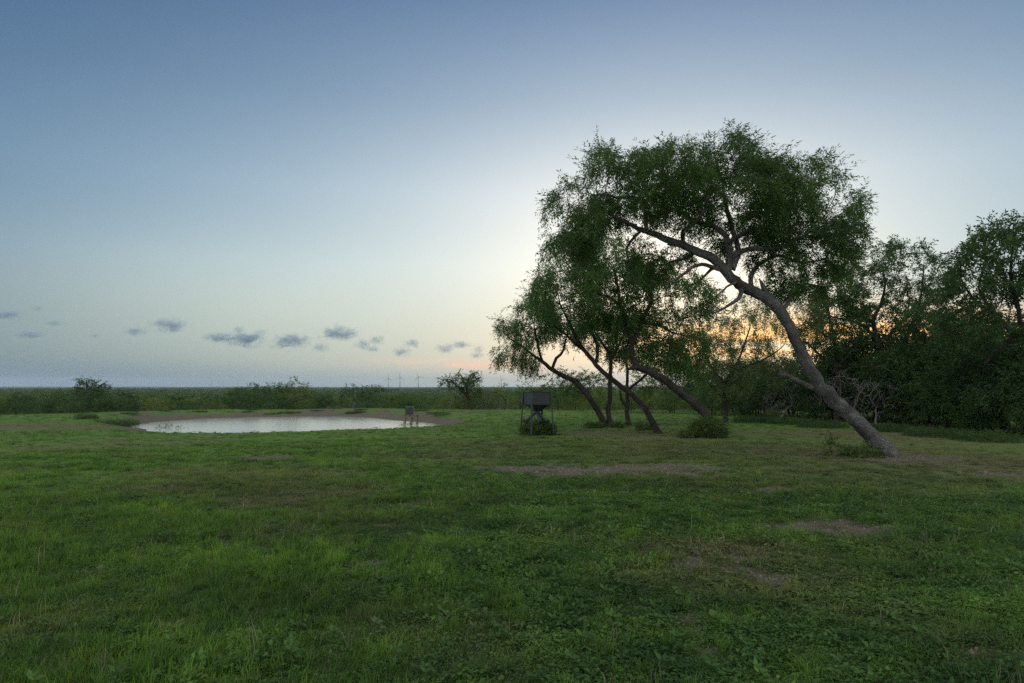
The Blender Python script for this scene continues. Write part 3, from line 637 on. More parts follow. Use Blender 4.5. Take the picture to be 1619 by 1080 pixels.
# thicket: front line from photo (1120,660) to (1640,690), rows behind it
rs = random.Random(5)
fl = [(1105, 657), (1160, 661), (1220, 664), (1290, 667), (1360, 670), (1430, 674), (1500, 680), (1570, 688), (1640, 694), (1720, 700)]
fx = np.array([G(*q)[0] for q in fl]); fy = np.array([G(*q)[1] for q in fl])
t_par = np.linspace(0, 1, len(fl))
for row, (n, off, s0, s1) in enumerate(((20, .6, .35, 1.15), (18, 2.2, .95, 1.35), (17, 4.4, 1.2, 1.65), (15, 7.2, 1.35, 1.8), (12, 11, 1.5, 2.0))):
    for i in range(n):
        t = (i+.5+rs.uniform(-.4, .4))/n; x = float(np.interp(t, t_par, fx)); y = float(np.interp(t, t_par, fy))
        x += off*.45+rs.uniform(-.5, .5); y += off*.8+rs.uniform(-.5, .5); tall = .88+.24*sstep(.28, .55, np.array(t))
        s = rs.uniform(s0, s1)*float(tall)
        place_shrub(pr_dark[rs.randrange(3)] if rs.random() < .75 or row else pr_green[rs.randrange(3)], x, y, s, L_TH[1] if row == 0 else L_TH[0], G_TH)
for px, py, s_ in ((1235, 666, 1.2), (1345, 670, 1.5), (1388, 672, 1.3)):
    g = on_ground(px, py); place_shrub(pr_dead[rs.randrange(2)], g[0], g[1]+.2, s_, 'bare grey twiggy brush at the front of the shaded thicket', 'bare twigs along the thicket', 1.25)
# belt beyond the pond and between grove and horizon
def belt(n, px0, px1, d0, d1, s0, s1, dead=0.0, yel=.25, dark=.35):
    for i in range(n):
        px = px0+(px1-px0)*(i+rs.uniform(0, 1))/n; d = rs.uniform(d0, d1); x = (px-809.5)/F*d; s = rs.uniform(s0, s1)*(.76 if d > 60 else 1)*rs.choice((.65, .85, 1, 1, 1.3, 1.6)); q = rs.random()
        if q < dead: place_shrub(pr_dead[rs.randrange(2)], x, d, s, L_X, 'grey dead brush')
        elif q < dead+yel: place_shrub(pr_yel[rs.randrange(2)], x, d, s, L_Y, G_BR)
        elif q < dead+yel+dark: place_shrub(pr_bdark[rs.randrange(2)], x, d, s, L_D, G_BR)
        else: place_shrub(pr_green[rs.randrange(3)], x, d, s, L_G, G_BR)
belt(40, -80, 1150, 80, 86, .75, 1.2, .06, .25, .4)
belt(48, -90, 1160, 88, 96, 1.0, 1.4)
belt(46, -90, 1200, 99, 110, 1.15, 1.6)
belt(40, -100, 1250, 115, 134, 1.3, 1.9)
belt(8, 255, 345, 74, 77, .8, 1.2, .6, .1, .3)
belt(24, 688, 850, 65, 70, .85, 1.3, 1.0)
belt(13, -90, 60, 48, 58, .5, .8, 0, .2, .5)
belt(7, 85, 265, 78, 84, 1.4, 1.75, 0, .15, .5)
belt(5, 830, 905, 70, 78, 1.4, 1.8, 0, .15, .5)
belt(12, 300, 700, 84, 98, 1.4, 1.95, 0, .2, .5)
belt(4, 112, 172, 61, 64, 1.2, 1.6, 0, 0, 1.0)
belt(7, 690, 800, 61.5, 64, 1.1, 1.5, .3, .3, .2)
belt(9, 860, 1120, 46, 54, .8, 1.2, 0, .3, .2)

for p_ in pr_dark+pr_green+pr_yel+pr_bdark+pr_dead:
    if p_.name not in used:
        for c_ in list(p_.children): bpy.data.objects.remove(c_)
        bpy.data.objects.remove(p_)
# weed clumps ------------------------------------------------------------
def weed_clump(name, label, x, y, w, h, seed, n, mat='weed', cat='weeds', tmpl=None, grass=True):
    r = np.random.default_rng(seed); root = thing(name, label, cat, (x, y, H1(x, y)))
    V, Q = [], []
    if grass:
        for i in range(n):
            a, q = r.uniform(0, 6.28), math.sqrt(r.uniform()); bx, by = math.cos(a)*q*w*.5, math.sin(a)*q*w*.42
            hh = h*r.uniform(.3, 1.15)*(1-.55*q*q); la = r.uniform(0, 6.28); ln = hh*r.uniform(.1, .6)
            ww = .009*r.uniform(.7, 1.3); c, s = math.cos(la), math.sin(la); b = np.array((bx, by, -.03)); sd = np.array((-s, c, 0))*ww
            o = len(V); m = b+np.array((c*ln*.35, s*ln*.35, hh*.6)); t = b+np.array((c*ln, s*ln, hh))
            V += [b-sd, b+sd, m+sd*.8, m-sd*.8, t+sd*.15, t-sd*.15]; Q += [(o, o+1, o+2, o+3), (o+3, o+2, o+4, o+5)]
        me = np_mesh('blades', np.array(V), np.array(Q)); fattr(me, 'tint', r.uniform(0, 1, len(V))); link('blades', me, M[mat], root)['kind'] = 'stuff'
    m = n//2; a = r.uniform(0, 6.28, m); q = np.sqrt(r.uniform(0, 1, m))
    ps = np.stack([np.cos(a)*q*w*.48, np.sin(a)*q*w*.4, h*(1-.5*q*q)*r.uniform(.08, .9, m)], 1); D = np.stack([np.cos(a)*.5, np.sin(a)*.5, np.full(m, .5)], 1)+r.normal(size=(m, 3))*.5
    scatter_sprigs('leaves', ps, D, r.uniform(.7, 1.3, m), tmpl or SP_SMALL, seed+1, M[mat], root)['kind'] = 'stuff'; return root
g = on_ground(851, 688); weed_clump('weed_clump', 'tall weeds growing round the legs of the steel feeder', g[0], g[1]+.15, 1.3, .62, 201, 1300)
g = on_ground(1125, 692); weed_clump('weed_clump', 'dense weedy clump round the base of a leaning trunk', g[0]-.1, g[1]+.1, 1.35, .8, 203, 1500)
g = on_ground(1085, 693); weed_clump('weed_clump', 'small weed tuft just left of the weedy trunk base', g[0], g[1], .5, .3, 204, 220)
g = on_ground(1375, 722); weed_clump('weed_clump', 'leafy weeds sprouting beside the big leaning trunk', g[0]-.35, g[1]-.1, 1.0, .28, 205, 420)
g = on_ground(1020, 680); weed_clump('weed_clump', 'weed tuft in the grass between two slim trunks', g[0], g[1], .7, .35, 206, 260)
g = on_ground(940, 677); weed_clump('weed_clump', 'weed tuft at the foot of the low arching tree', g[0], g[1], .8, .3, 207, 260)
g = on_ground(976, 676); weed_clump('weed_clump', 'weeds at the foot of the upright trunk', g[0], g[1], .6, .25, 208, 220)
g = on_ground(205, 673); weed_clump('bank_grass_clump', 'bright green grass clump at the left tip of the pond', -20.9, 36.3, 2.2, .28, 209, 1000, 'brush_green')
weed_clump('bank_grass_clump', 'olive grass tuft on the rise left of the pond', G(137, 664)[0], G(137, 664)[1], 1.2, .32, 210, 400, 'brush_green')
weed_clump('water_reeds', 'short reeds standing in the shallow pond edge', -17.6, 35.4, 1.8, .35, 211, 160, 'brush_green')
weed_clump('water_reeds', 'sparse weeds in the water by the small dock', -5.85, 38.2, 1.0, .35, 212, 160, 'brush_green')
for i, (a, b) in enumerate(((1195, 668), (1250, 671), (1300, 676), (1480, 690), (1560, 697), (1395, 682))):
    g = on_ground(a, b); weed_clump('weed_clump', 'pale green grass tussock along the foot of the thicket', g[0], g[1], 2.2, .36, 220+i, 600, 'brush_dark')['group'] = 'tussocks along the thicket'
proto = weed_clump('bank_grass_clump', 'low olive weed tuft on the bare far bank of the pond', 0, 0, 1.1, .3, 231, 260, 'brush_green'); proto['group'] = 'weed tufts on the far bank'; first = True
for i in range(18):
    px = rs.uniform(170, 700); sd0 = rs.choice((2.4, 3.2, 4.2, 5.2))+rs.uniform(-.4, .4); ok = False
    for q in np.linspace(56, 36, 80):
        x_ = (px-809.5)/F*q
        if pond_sd(np.array([x_]), np.array([q]))[0] < sd0: ok = True; break
    if not ok: continue
    o = proto if first else copy_tree(proto); first = False; o.location = (x_, q, H1(x_, q)); z_ = rs.uniform(.45, 1.2); o.scale = (z_*1.3, z_, z_*.38); o.rotation_euler = (0, 0, rs.uniform(0, 6))
# sapling by the leaning trunk
g = on_ground(1313, 722)
sp = thing('sapling', 'small leafy sapling standing left of the big leaning trunk', 'sapling', g); sk = Skel()
sk.stem([(0, 0, -.05), (.02, 0, .2), (-.03, .02, .4), (.01, 0, .58)], [.01, .009, .007, .004], .06, .1); sk.stem([(0, 0, .2), (.1, .05, .32), (.16, .03, .42)], [.007, .005, .003], .06, .2); sk.stem([(0, 0, .32), (-.1, .02, .42), (-.12, 0, .5)], [.006, .005, .003], .06, .2)
sk.colonize(ell_points([(0, 0, .45, .2, .2, .2, 1), (-.02, 0, .15, .18, .18, .15, .6)], 46, 5), .07, .09); link('stem', sk.mesh('stem', 6), M['bark_dark'], sp)
pos = np.array(sk.p); par = np.array(sk.par); ii = np.repeat(np.array([i for i in range(sk.N0, len(pos)) if sk.tip[i] <= 2]), 2); bd = pos[ii]-pos[par[ii]]
scatter_sprigs('leaves', pos[ii], bd/(np.linalg.norm(bd, axis=1, keepdims=True)+1e-9)+np.random.default_rng(3).normal(size=bd.shape)*.5, np.full(len(ii), .9), SP_SMALL, 8, M['weed'], sp)

# ------------------------------------------------------------------ box / tube helpers
def box_mesh(name, lo, hi, bev=.0):
    bm = bmesh.new(); bmesh.ops.create_cube(bm, size=1)
    for v in bm.verts: v.co = Vector([(lo[i]+hi[i])/2+v.co[i]*(hi[i]-lo[i]) for i in range(3)])
    if bev: bmesh.ops.bevel(bm, geom=bm.edges[:], offset=bev, segments=2, affect='EDGES')
    me = bpy.data.meshes.new(name); bm.to_mesh(me); bm.free(); return me
def tube_mesh(name, pts, rads, ns=12, smooth=True):
    pts = np.asarray(pts, float); V, Fc = [], []; T = np.gradient(pts, axis=0); T /= np.linalg.norm(T, axis=1, keepdims=True)
    nrm = np.cross(T[0], (.31, .77, .2)); nrm /= np.linalg.norm(nrm); n = len(pts)
    for j in range(n):
        nrm = nrm-T[j]*np.dot(nrm, T[j]); nrm /= np.linalg.norm(nrm); bn = np.cross(T[j], nrm)
        for q in range(ns): a = q/ns*2*math.pi; V.append(pts[j]+rads[j]*(nrm*math.cos(a)+bn*math.sin(a)))
        if j:
            for q in range(ns): Fc.append(((j-1)*ns+q, (j-1)*ns+(q+1) % ns, j*ns+(q+1) % ns, j*ns+q))
    Fc.append(tuple(range(ns))[::-1]); Fc.append(tuple((n-1)*ns+q for q in range(ns))); return new_mesh(name, V, Fc, smooth)

# game feeder -----------------------------------------------------------
g = on_ground(849, 688); FD = g[1]; s_ = PXM(FD)
fe = thing('game_feeder', 'dark green steel hopper feeder on four legs with three feed tubes', 'feeder', g); fe.rotation_euler = (0, 0, R(24))
W2 = 16.3*s_; zt = 68*s_; zb = 49*s_; zf = 37*s_           # half side, box top, box bottom, funnel tip
def frustum(name, z0, a0, z1, a1, thick=0):
    V = []
    for z, a in ((z0, a0), (z1, a1)): V += [(-a, -a, z), (a, -a, z), (a, a, z), (-a, a, z)]
    return new_mesh(name, V, [(0, 1, 5, 4), (1, 2, 6, 5), (2, 3, 7, 6), (3, 0, 4, 7), (3, 2, 1, 0), (4, 5, 6, 7)])
link('hopper_box', frustum('hopper_box', zb, W2, zt-.02, W2*.985), M['feeder'], fe)
link('lid', box_mesh('lid', (-W2-.02, -W2-.02, zt-.018), (W2+.02, W2+.02, zt+.012), .006), M['feeder'], fe)
link('fill_hatch', box_mesh('fill_hatch', (-W2*.75, -W2*.75, zt+.014), (W2*.35, W2*.35, zt+.045), .008), M['feeder'], fe)
link('funnel', frustum('funnel', zf, .09, zb-.002, W2*.97), M['feeder'], fe)
link('rim', box_mesh('rim', (-W2-.012, -W2-.012, zb-.03), (W2+.012, W2+.012, zb+.012), .004), M['feeder'], fe)
link('outlet_neck', tube_mesh('outlet_neck', [(0, 0, zf+.03), (0, 0, zf-.02), (0, 0, zf-.09)], [.10, .10, .09], 14), M['tube'], fe)
for sx in (-1, 1):
    for sy in (-1, 1):
        a0, a1 = W2+.012, W2+.09
        V = []
        for z, a in ((-.1, a1), (zt-.03, a0)):
            for ux, uy in ((0, 0), (-.05, 0), (-.05, -.008), (-.008, -.008), (-.008, -.05), (0, -.05)): V.append((sx*(a+ux+.004), sy*(a+uy+.004), z))
        fc = [(i, (i+1) % 6, 6+(i+1) % 6, 6+i) for i in range(6)]+[tuple(range(6))[::-1], tuple(range(6, 12))]
        if sx*sy < 0: fc = [f[::-1] for f in fc]
        link('leg', new_mesh('leg', V, fc), M['feeder'], fe)
rz = R(24)
for wx, wy in ((-.50, -.18), (.10, -.52), (.40, -.30)):
    dx, dy = wx*math.cos(rz)+wy*math.sin(rz), -wx*math.sin(rz)+wy*math.cos(rz)
    pts = catmull([(dx*.02, dy*.02, zf-.02), (dx*.35, dy*.35, zf-.14), (dx*.66, dy*.66, zf-.27), (dx*.83, dy*.83, zf-.325), (dx*1.02, dy*1.02, zf-.325)], 5)
    t = link('feed_tube', tube_mesh('feed_tube', pts, [.055]*len(pts), 12), M['tube'], fe)
    link('tube_collar', tube_mesh('tube_collar', pts[-3:], [.064]*3, 12), M['tube'], t)
link('side_bar', tube_mesh('side_bar', [(W2, W2*.5, zb-.01), (W2+.15, W2*.5, zb-.01), (W2+.25, W2*.5, zb-.01)], [.012]*3, 6), M['feeder'], fe)

# pump cabinet on a small dock -----------------------------------------------
DD = 39.6; ps_ = PXM(DD); dk0 = P(650, 655.5, DD); dz = dk0[2]; dw = .42
dock = thing('small_dock', 'little weathered wooden platform on posts at the pond edge', 'dock', (dk0[0], DD, dz))
for i in range(5): link('plank', box_mesh('plank', (-.42, -.33+i*.135, -.035), (.42, -.33+i*.135+.122, 0), .004), M['wood'], dock)
for sy in (-.27, .27): link('beam', box_mesh('beam', (-.40, sy-.025, -.13), (.40, sy+.025, -.037), .003), M['wood'], dock)
for sx in (-.36, .02, .36):
    for sy in (-.27, .27): link('post', tube_mesh('post', [(sx, sy, -.9), (sx, sy, -.4), (sx, sy, -.132)], [.035]*3, 8), M['wood'], dock)
cb = thing('pump_cabinet', 'green metal cabinet with a pale lid on the little dock', 'cabinet', (P(647.5, 655, DD)[0], DD, dz))
hh = 12.5*ps_
link('body', box_mesh('body', (-.22, -.2, .004), (.22, .2, hh-.05), .012), M['cabinet'], cb)
link('lid', box_mesh('lid', (-.24, -.22, hh-.048), (.24, .22, hh), .012), M['cabinet_lid'], cb)
link('door', box_mesh('door', (-.05, -.213, .05), (.19, -.201, hh-.1), .003), M['cabinet'], cb)

# ------------------------------------------------------------------ wind turbines
def turbine(px, hub_y, phase, label, group, hub=95.0, depth=None):
    D = depth; x = (px-809.5)/F*D; z0 = H1(x, D); zh = P(px, hub_y, D)[2]; h = zh-z0
    t = thing('wind_turbine', label, 'wind turbine', (x, D, z0), group)
    link('tower', tube_mesh('tower', [(0, 0, -2), (0, 0, h*.5), (0, 0, h)], [3.4, 2.9, 2.3], 12), M['turbine'], t)
    link('nacelle', box_mesh('nacelle', (-2, -6, h-1.9), (2, 7, h+2.2), .5), M['turbine'], t)
    link('hub', tube_mesh('hub', [(0, -9.5, h), (0, -8.5, h), (0, -6.2, h)], [.5, 1.6, 1.9], 10), M['turbine'], t)
    for i in range(3):
        a = R(phase)+i*2*math.pi/3; d = np.array((math.sin(a), 0, math.cos(a))); w = np.array((math.cos(a), 0, -math.sin(a)))
        L = .58*h; V = []; c = np.array((0, -8, h))
        for q, wd, th in ((0, 2, 1.4), (.12, 4.6, 1.0), (.5, 3.2, .6), (1, .9, .2)):
            b = c+d*L*q
            V += [b-w*wd*.35-np.array((0, th/2, 0)), b+w*wd*.65-np.array((0, th/2, 0)), b+w*wd*.65+np.array((0, th/2, 0)), b-w*wd*.35+np.array((0, th/2, 0))]
        fc = []
        for s in range(3):
            for q in range(4): fc.append((s*4+q, s*4+(q+1) % 4, s*4+4+(q+1) % 4, s*4+4+q))
        fc += [(3, 2, 1, 0), (12, 13, 14, 15)]; link('blade', new_mesh('blade', V, fc), M['turbine'], t)
turbine(661.7, 595.8, -22, 'distant wind turbine with one blade pointing right, nearest of its trio to the lone tree', None, depth=5600)
turbine(632.8, 596.3, 0, 'distant wind turbine with one blade straight up, middle of its trio', None, depth=5700)
turbine(614.5, 598.5, -8, 'distant wind turbine at the end of its trio away from the lone tree', None, depth=6600)
turbine(711, 596.5, 0, 'distant wind turbine mostly hidden behind the lone small tree', None, depth=6000)
turbine(792.8, 599.5, -20, 'faint distant wind turbine left of the steel feeder', None, depth=7300)
for q, (px, hy, ph) in enumerate(((334.8, 604.2, 10), (347.5, 603, 0), (354, 604.2, 40), (369.6, 605, 15), (376.5, 602.5, 35))):
    turbine(px, hy, ph, 'very faint far wind turbine on the horizon above the pond', 'far turbines above the pond', depth=10500)
for px, hy, ph in ((9, 606, 5), (21.5, 606, 30), (47, 606.5, 50)):
    turbine(px, hy, ph, 'very faint far wind turbine on the horizon left of the small dark tree', 'far turbines at the left', depth=11200)

# ------------------------------------------------------------------ instanced ground cover
def gn_scatter(name, protos, pos, rot, scl, pick, tint, label, cat):
    col = bpy.data.collections.new(name+'_sources')
    for i, me in enumerate(protos):
        o = bpy.data.objects.new('%s_%02d' % (name, i), me); col.objects.link(o)
    me = bpy.data.meshes.new(name); me.vertices.add(len(pos)); me.vertices.foreach_set('co', np.asarray(pos, np.float32).ravel())
    a = me.attributes.new('rot', 'FLOAT_VECTOR', 'POINT'); a.data.foreach_set('vector', np.asarray(rot, np.float32).ravel())
    a = me.attributes.new('scl', 'FLOAT_VECTOR', 'POINT'); a.data.foreach_set('vector', np.asarray(scl, np.float32).ravel())
    a = me.attributes.new('pick', 'INT', 'POINT'); a.data.foreach_set('value', np.asarray(pick, np.int32))
    fattr(me, 'itint', tint)
    o = link(name, me); ng = bpy.data.node_groups.new(name+'_nodes', 'GeometryNodeTree')
    ng.interface.new_socket('Geometry', in_out='INPUT', socket_type='NodeSocketGeometry'); ng.interface.new_socket('Geometry', in_out='OUTPUT', socket_type='NodeSocketGeometry')
    gi = ng.nodes.new('NodeGroupInput'); go = ng.nodes.new('NodeGroupOutput'); ip = ng.nodes.new('GeometryNodeInstanceOnPoints'); ci = ng.nodes.new('GeometryNodeCollectionInfo')
    ci.inputs['Collection'].default_value = col; ci.inputs['Separate Children'].default_value = True; ci.inputs['Reset Children'].default_value = True
    ip.inputs['Pick Instance'].default_value = True
    def na(nm, ty):
        q = ng.nodes.new('GeometryNodeInputNamedAttribute'); q.data_type = ty; q.inputs['Name'].default_value = nm; return q.outputs['Attribute']
    L = ng.links; L.new(gi.outputs[0], ip.inputs['Points']); L.new(ci.outputs[0], ip.inputs['Instance']); L.new(na('pick', 'INT'), ip.inputs['Instance Index'])
    er = ng.nodes.new('FunctionNodeEulerToRotation'); L.new(na('rot', 'FLOAT_VECTOR'), er.inputs[0]); L.new(er.outputs[0], ip.inputs['Rotation'])
    L.new(na('scl', 'FLOAT_VECTOR'), ip.inputs['Scale']); L.new(ip.outputs[0], go.inputs[0])
    md = o.modifiers.new('scatter', 'NODES'); md.node_group = ng; return tag(o, label, cat, kind='stuff')
def tuft(seed, n, rad, h0, h1, w, lean, mat):
    r = np.random.default_rng(seed); V, Q, T = [], [], []
    for i in range(n):
        a, q = r.uniform(0, 6.28), math.sqrt(r.uniform())*rad; b = np.array((math.cos(a)*q, math.sin(a)*q, -.012))
        h = r.uniform(h0, h1); la = r.uniform(0, 6.28); ln = h*r.uniform(.15, lean); c, s = math.cos(la), math.sin(la); ww = w*r.uniform(.7, 1.3)*.5
        fa = la+math.pi/2+r.uniform(-.7, .7); sd = np.array((math.cos(fa), math.sin(fa), 0))*ww; o = len(V)
        m = b+np.array((c*ln*.35, s*ln*.35, h*.62)); t = b+np.array((c*ln, s*ln, h*r.uniform(.8, 1.05)))
        V += [b-sd, b+sd, m+sd*.85, m-sd*.85, t+sd*.1, t-sd*.1]; Q += [(o, o+1, o+2, o+3), (o+3, o+2, o+4, o+5)]; T += [r.uniform()]*6
    me = np_mesh('tuft', np.array(V), np.array(Q)); fattr(me, 'tint', T); me.materials.append(mat); return me
def weedlet(seed, n, rad, h, ll, lw, mat):
    r = np.random.default_rng(seed); V, Q, T = [], [], []
    for i in range(n):
        a, q = r.uniform(0, 6.28), math.sqrt(r.uniform())*rad; b = np.array((math.cos(a)*q, math.sin(a)*q, h*r.uniform(.15, 1)*(1-.4*(q/rad)**2)))
        la = a+r.normal()*1.0; el = r.uniform(-.35, .6); d = np.array((math.cos(la)*math.cos(el), math.sin(la)*math.cos(el), math.sin(el))); w = np.cross(d, (0, 0, 1)); w = w/np.linalg.norm(w)+np.array((0, 0, r.normal()*.35))
        L, W = ll*r.uniform(.6, 1.3), lw*r.uniform(.7, 1.2); o = len(V)
        V += [b, b+d*L*.4+w*W*.5, b+d*L+np.array((0, 0, -.12*L)), b+d*L*.4-w*W*.5]; Q.append((o, o+1, o+2, o+3)); T += [r.uniform()]*4
    me = np_mesh('weedlet', np.array(V), np.array(Q)); fattr(me, 'tint', T); me.materials.append(mat); return me
def turf_mat(name, dark, light, dryc, trans=.3):
    k = NT(name); it = k.attr('itint', 'INSTANCER'); f = k.math('ADD', k.math('MULTIPLY', k.attr('tint'), .6), k.math('MULTIPLY_ADD', k.noise(k.pos(), .8, 3), 1.4, -.55), clamp=True)
    c = k.mix(f, dark, light); c = k.mix(k.math('MULTIPLY_ADD', k.noise(k.pos(), 1.7, 4, .65), 3.2, -1.35, clamp=True), k.mix(1.0, c, (.62, .70, .80), 'MULTIPLY'), k.mix(1.0, c, (1.25, 1.18, 1.0), 'MULTIPLY')); c = k.mix(k.math('MULTIPLY', it, k.math('MULTIPLY_ADD', k.attr('tint'), .6, .55), clamp=True), c, dryc)
    stq = k.noise(k.mapping(k.pos(), (.16, .95, 0)), 1.0, 3, .5); c = k.mix(1.0, c, k.ramp(stq, [(.35, (.78, .80, .86)), (.65, (1.22, 1.18, 1.05))]), 'MULTIPLY')
    k.base(c, .6, .25); k.leafy(k.mix(1.0, c, (1.5, 1.35, 1.2), 'MULTIPLY'), trans); return k.m
MG = turf_mat('grass_blade', (.064, .128, .020), (.195, .350, .056), (.22, .185, .10), .5)
MW = turf_mat('weed_leaf_low', (.050, .104, .022), (.145, .275, .058), (.16, .155, .07), .42)
MD = turf_mat('straw', (.15, .125, .07), (.28, .24, .15), (.24, .2, .13), .15)
protos = [tuft(301, 46, .085, .025, .065, .0045, .9, MG), tuft(302, 46, .085, .03, .075, .004, 1.1, MG), tuft(303, 34, .07, .05, .125, .006, .9, MG), tuft(304, 24, .05, .09, .19, .007, .9, MG),
          weedlet(305, 95, .10, .06, .022, .012, MW), weedlet(306, 70, .09, .085, .032, .010, MW), weedlet(307, 100, .11, .04, .018, .013, MW), tuft(308, 16, .09, .03, .10, .0035, 1.6, MD), weedlet(309, 24, .085, .10, .050, .024, MW), tuft(310, 4, .05, .12, .24, .004, .9, MD), weedlet(311, 34, .10, .07, .036, .026, MW)]
def zone(r0, r1, dens, smin, smax, seed, half=47):
    r = np.random.default_rng(seed); h = R(half); n = int(h*(r1*r1-r0*r0)*dens)
    rr = np.sqrt(r.uniform(r0*r0, r1*r1, n)); a = r.uniform(-h, h, n); x, y = rr*np.sin(a), rr*np.cos(a)
    bm_ = bare_mask(x, y)+.75*(mw(x, y)-.5); keep = r.uniform(0, 1, n) > np.clip(bm_*2.2-.45, 0, .97); straw = (~keep) & (r.uniform(0, 1, n) < .22); keep |= straw; keep &= pond_sd(x, y) > 1.2; straw = straw[keep]
    x, y, rr = x[keep], y[keep], rr[keep]; n = len(x); dry = dry_mask(x, y)
    weedy = np.clip(.08+.6*sstep(-2.2, 1.2, x+.12*(y-4))*(1-.8*sstep(13, 24, rr))+.5*(mw(x*1.3+9, y*1.3)-.5)*2*.6, .02, .85)
    u = r.uniform(0, 1, n); pick = np.where(u < .45, 0, np.where(u < .75, 1, np.where(u < .95, 2, 3)))
    tall = (mw(x*.8+3, y*.8+31) > .6) & (r.uniform(0, 1, n) < .45); pick = np.where(tall, r.integers(2, 4, n), pick)
    wd = r.uniform(0, 1, n) < weedy; pick = np.where(wd, r.integers(4, 7, n), pick)
    pick = np.where(r.uniform(0, 1, n) < .03+.30*dry**2, 7, pick)
    u2 = r.uniform(0, 1, n); pick = np.where(wd & (u2 < .16), 8, np.where(wd & (u2 < .30), 10, pick)); pick = np.where(u2 > .988, 9, pick)
    pick = np.where(straw, np.where(r.uniform(0, 1, n) < .6, 7, 6), pick)
    s = r.uniform(smin, smax, n)*np.where(straw, .7, 1); scl = np.stack([s, s, np.minimum(s, 1.15)*r.uniform(.7, 1.2, n)*np.clip(1.15-.45*(dry), .6, 1.2)*(1-.6*sstep(9, 26, rr))*(.6+.8*mw(x*.5+7, y*.5))], 1)
    rot = np.stack([r.normal(size=n)*.12, r.normal(size=n)*.12, r.uniform(0, 6.28, n)], 1)
    return np.stack([x, y, H(x, y)], 1), rot, scl, pick, np.clip(dry*1.1-.15+r.normal(size=n)*.12, 0, 1)
def mw(x, y): return np.clip(.5+.5*(.6*wob(x, y, .45, 5.1)+.45*wob(x, y, .19, 2.7)+.25*wob(x+y, y-x, .09, .6)), 0, 1)
zs = [zone(1.8, 8, 240, .7, 1.25, 1), zone(8, 14, 125, .85, 1.4, 2), zone(14, 24, 40, 1.1, 1.7, 3), zone(24, 40, 11, 1.3, 2.0, 4, 44), zone(40, 58, 5, 1.6, 2.4, 5, 42)]
gn_scatter('grass', protos, *[np.concatenate([z[i] for z in zs]) for i in range(5)], 'short mown grass and low weeds covering the meadow', 'grass')

# clods and pebbles on the bare patches
def clod(seed):
    r = np.random.default_rng(seed); bm = bmesh.new(); bmesh.ops.create_icosphere(bm, subdivisions=1, radius=1)
    for v in bm.verts: v.co = v.co*float(r.uniform(.65, 1.2)); v.co.z *= .6
    me = bpy.data.meshes.new('clod'); bm.to_mesh(me); bm.free(); me.materials.append(MS); return me
MS = plain_mat('dry_clods', (.15, .13, .095), .95, 0, .4, 3, .2)
r = np.random.default_rng(15); px_, py_, ps_l = [], [], []
for cx, cy, rx, ry, s0 in BARE:
    n_ = int(900*rx*ry*s0)+40; a = r.uniform(0, 6.28, n_); q = np.sqrt(r.uniform(0, 1.4, n_)); px_.append(cx+np.cos(a)*q*rx); py_.append(cy+np.sin(a)*q*ry)
x, y = np.concatenate(px_), np.concatenate(py_); kp = bare_mask(x, y) > .35; x, y = x[kp], y[kp]; s = np.exp(r.normal(size=len(x))*.55)*.008*(1+.03*y)
gn_scatter('soil_clods', [clod(1), clod(2), clod(3)], np.stack([x, y, H(x, y)+.002], 1), r.uniform(0, 6.28, (len(x), 3)), np.stack([s, s, s], 1), r.integers(0, 3, len(x)), x*0, 'small dry clods and pebbles on the bare dirt patches', 'pebbles')
# far scrubland
def bushlet(seed, mat):
    r = np.random.default_rng(seed); n = 420; v = r.normal(size=(n, 3)); v /= np.linalg.norm(v, axis=1, keepdims=True); v[:, 2] = np.abs(v[:, 2])*1.0
    q = r.uniform(.6, 1.05, n)*(1+.25*np.sin(v[:, 0]*5+seed)*np.cos(v[:, 1]*4)); c = v*q[:, None]*np.array((1.5, 1.5, 2.2)); V, Q, T = [], [], []
    for p_ in c:
        a = r.normal(size=3); a /= np.linalg.norm(a); b = np.cross(a, r.normal(size=3)); b /= np.linalg.norm(b); o = len(V); s = r.uniform(.12, .26)
        V += [p_-a*s, p_+b*s*.6, p_+a*s, p_-b*s*.6]; Q.append((o, o+1, o+2, o+3)); T += [r.uniform()]*4
    me = np_mesh('bushlet', np.array(V), np.array(Q)); fattr(me, 'tint', T); me.materials.append(mat); return me
bp = [bushlet(1, M['brush_green']), bushlet(2, M['brush_dark']), bushlet(3, M['brush_yellow']), bushlet(4, M['brush_green'])]
r = np.random.default_rng(77); n1, n2 = 5200, 26000; h = R(46)
rr = np.concatenate([np.sqrt(r.uniform(136**2, 320**2, n1)), np.exp(r.uniform(math.log(300), math.log(4500), n2))]); a = r.uniform(-h, h, n1+n2)
x, y = rr*np.sin(a), rr*np.cos(a); s = r.uniform(.6, 1.35, len(x))*(1+.0008*np.minimum(rr, 2500)); s = np.where(r.uniform(size=len(x)) < .03, s*1.6, s)
gn_scatter('scrubland', bp, np.stack([x, y, H(x, y)], 1), np.stack([x*0, x*0, r.uniform(0, 6.28, len(x))], 1), np.stack([s*1.2, s*1.2, s*.8], 1), r.integers(0, 4, len(x)), x*0, 'distant scrub covering the plain out to the horizon', 'scrub')

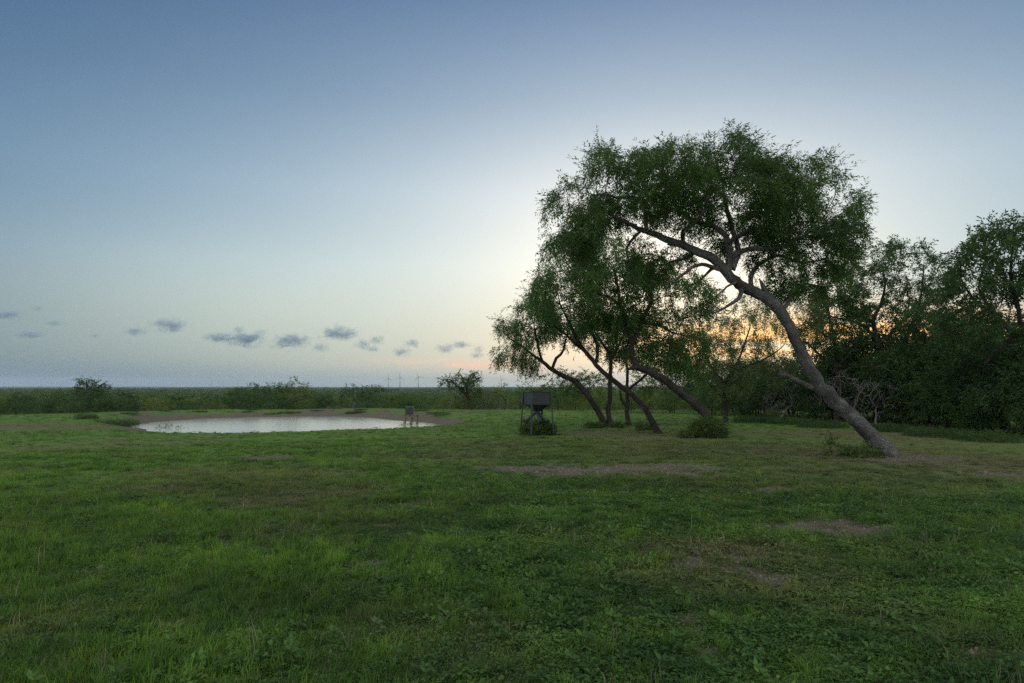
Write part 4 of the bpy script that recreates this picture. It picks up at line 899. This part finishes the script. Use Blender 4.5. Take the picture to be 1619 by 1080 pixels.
# ------------------------------------------------------------------ clouds
def cloud_mat():
    k = NT('cloud_vapour'); k.n.remove(k.b); o = k.obj(); ri = k.rand()
    ln = k.n.new('ShaderNodeVectorMath'); ln.operation = 'LENGTH'; k.l.new(o, ln.inputs[0])
    ad = k.n.new('ShaderNodeVectorMath'); ad.operation = 'ADD'; k.l.new(o, ad.inputs[0]); cx = k.n.new('ShaderNodeCombineXYZ'); k.l.new(k.math('MULTIPLY', ri, 37.0), cx.inputs[0]); k.l.new(k.math('MULTIPLY', ri, 91.0), cx.inputs[1]); k.l.new(cx.outputs[0], ad.inputs[1])
    mp_ = k.mapping(ad.outputs[0], (1.6, 1.6, 1.0)); nn = k.noise(mp_, 2.0, 9, .68, .9)
    d = k.math('SUBTRACT', k.math('MULTIPLY', nn, 4.6), k.math('ADD', k.math('MULTIPLY', ln.outputs['Value'], 1.5), 1.5))
    d = k.math('MULTIPLY', d, 1.6, clamp=True)
    v = k.n.new('ShaderNodeVolumePrincipled'); v.inputs['Color'].default_value = (.58, .74, .84, 1); v.inputs['Anisotropy'].default_value = .2
    k.l.new(k.math('MULTIPLY', d, .017), v.inputs['Density']); k.l.new(v.outputs[0], k.out.inputs['Volume']); return k.m
MC = cloud_mat(); bm = bmesh.new(); bmesh.ops.create_icosphere(bm, subdivisions=3, radius=1); cme = bpy.data.meshes.new('cloud'); bm.to_mesh(cme); bm.free(); cme.materials.append(MC)
CL = [(12, 498, 26, 9), (48, 529, 24, 7), (85, 511, 16, 5), (213, 524, 20, 8), (268, 515, 30, 13), (345, 533, 24, 9), (388, 537, 34, 13), (377, 521, 12, 6), (412, 525, 12, 6), (460, 540, 32, 14), (537, 527, 34, 13),
      (506, 549, 14, 9), (575, 544, 16, 9), (597, 538, 13, 9), (588, 552, 14, 5), (636, 556, 16, 9), (652, 543, 16, 7), (728, 545, 18, 7), (756, 552, 10, 8), (754, 562, 14, 6), (703, 551, 16, 9), (150, 531, 10, 4), (60, 488, 10, 5)]
r = np.random.default_rng(9)
for px, py, rx, ry in CL:
    D = 7000*r.uniform(.95, 1.1); c = P(px, py, D); m = PXM(D); o = link('cloud', cme, loc=c); o.scale = (rx*m*1.5, rx*m*.8, ry*m*1.5)
    tag(o, 'small soft grey cumulus cloud low over the horizon', 'cloud', 'small grey clouds over the horizon')

# ------------------------------------------------------------------ haze
hm = bpy.data.materials.new('haze_air'); hm.use_nodes = True; hn = hm.node_tree.nodes; hn.remove(hn['Principled BSDF'])
hv = hn.new('ShaderNodeVolumePrincipled'); hv.inputs['Color'].default_value = (.76, .87, 1, 1); hv.inputs['Density'].default_value = 6e-5; hv.inputs['Anisotropy'].default_value = .1
hm.node_tree.links.new(hv.outputs[0], hn['Material Output'].inputs['Volume'])
hz = link('haze', box_mesh('haze', (-14300, -14300, -14), (14300, 14300, 185)), hm); tag(hz, 'thin evening haze over the plain', 'haze', kind='stuff')
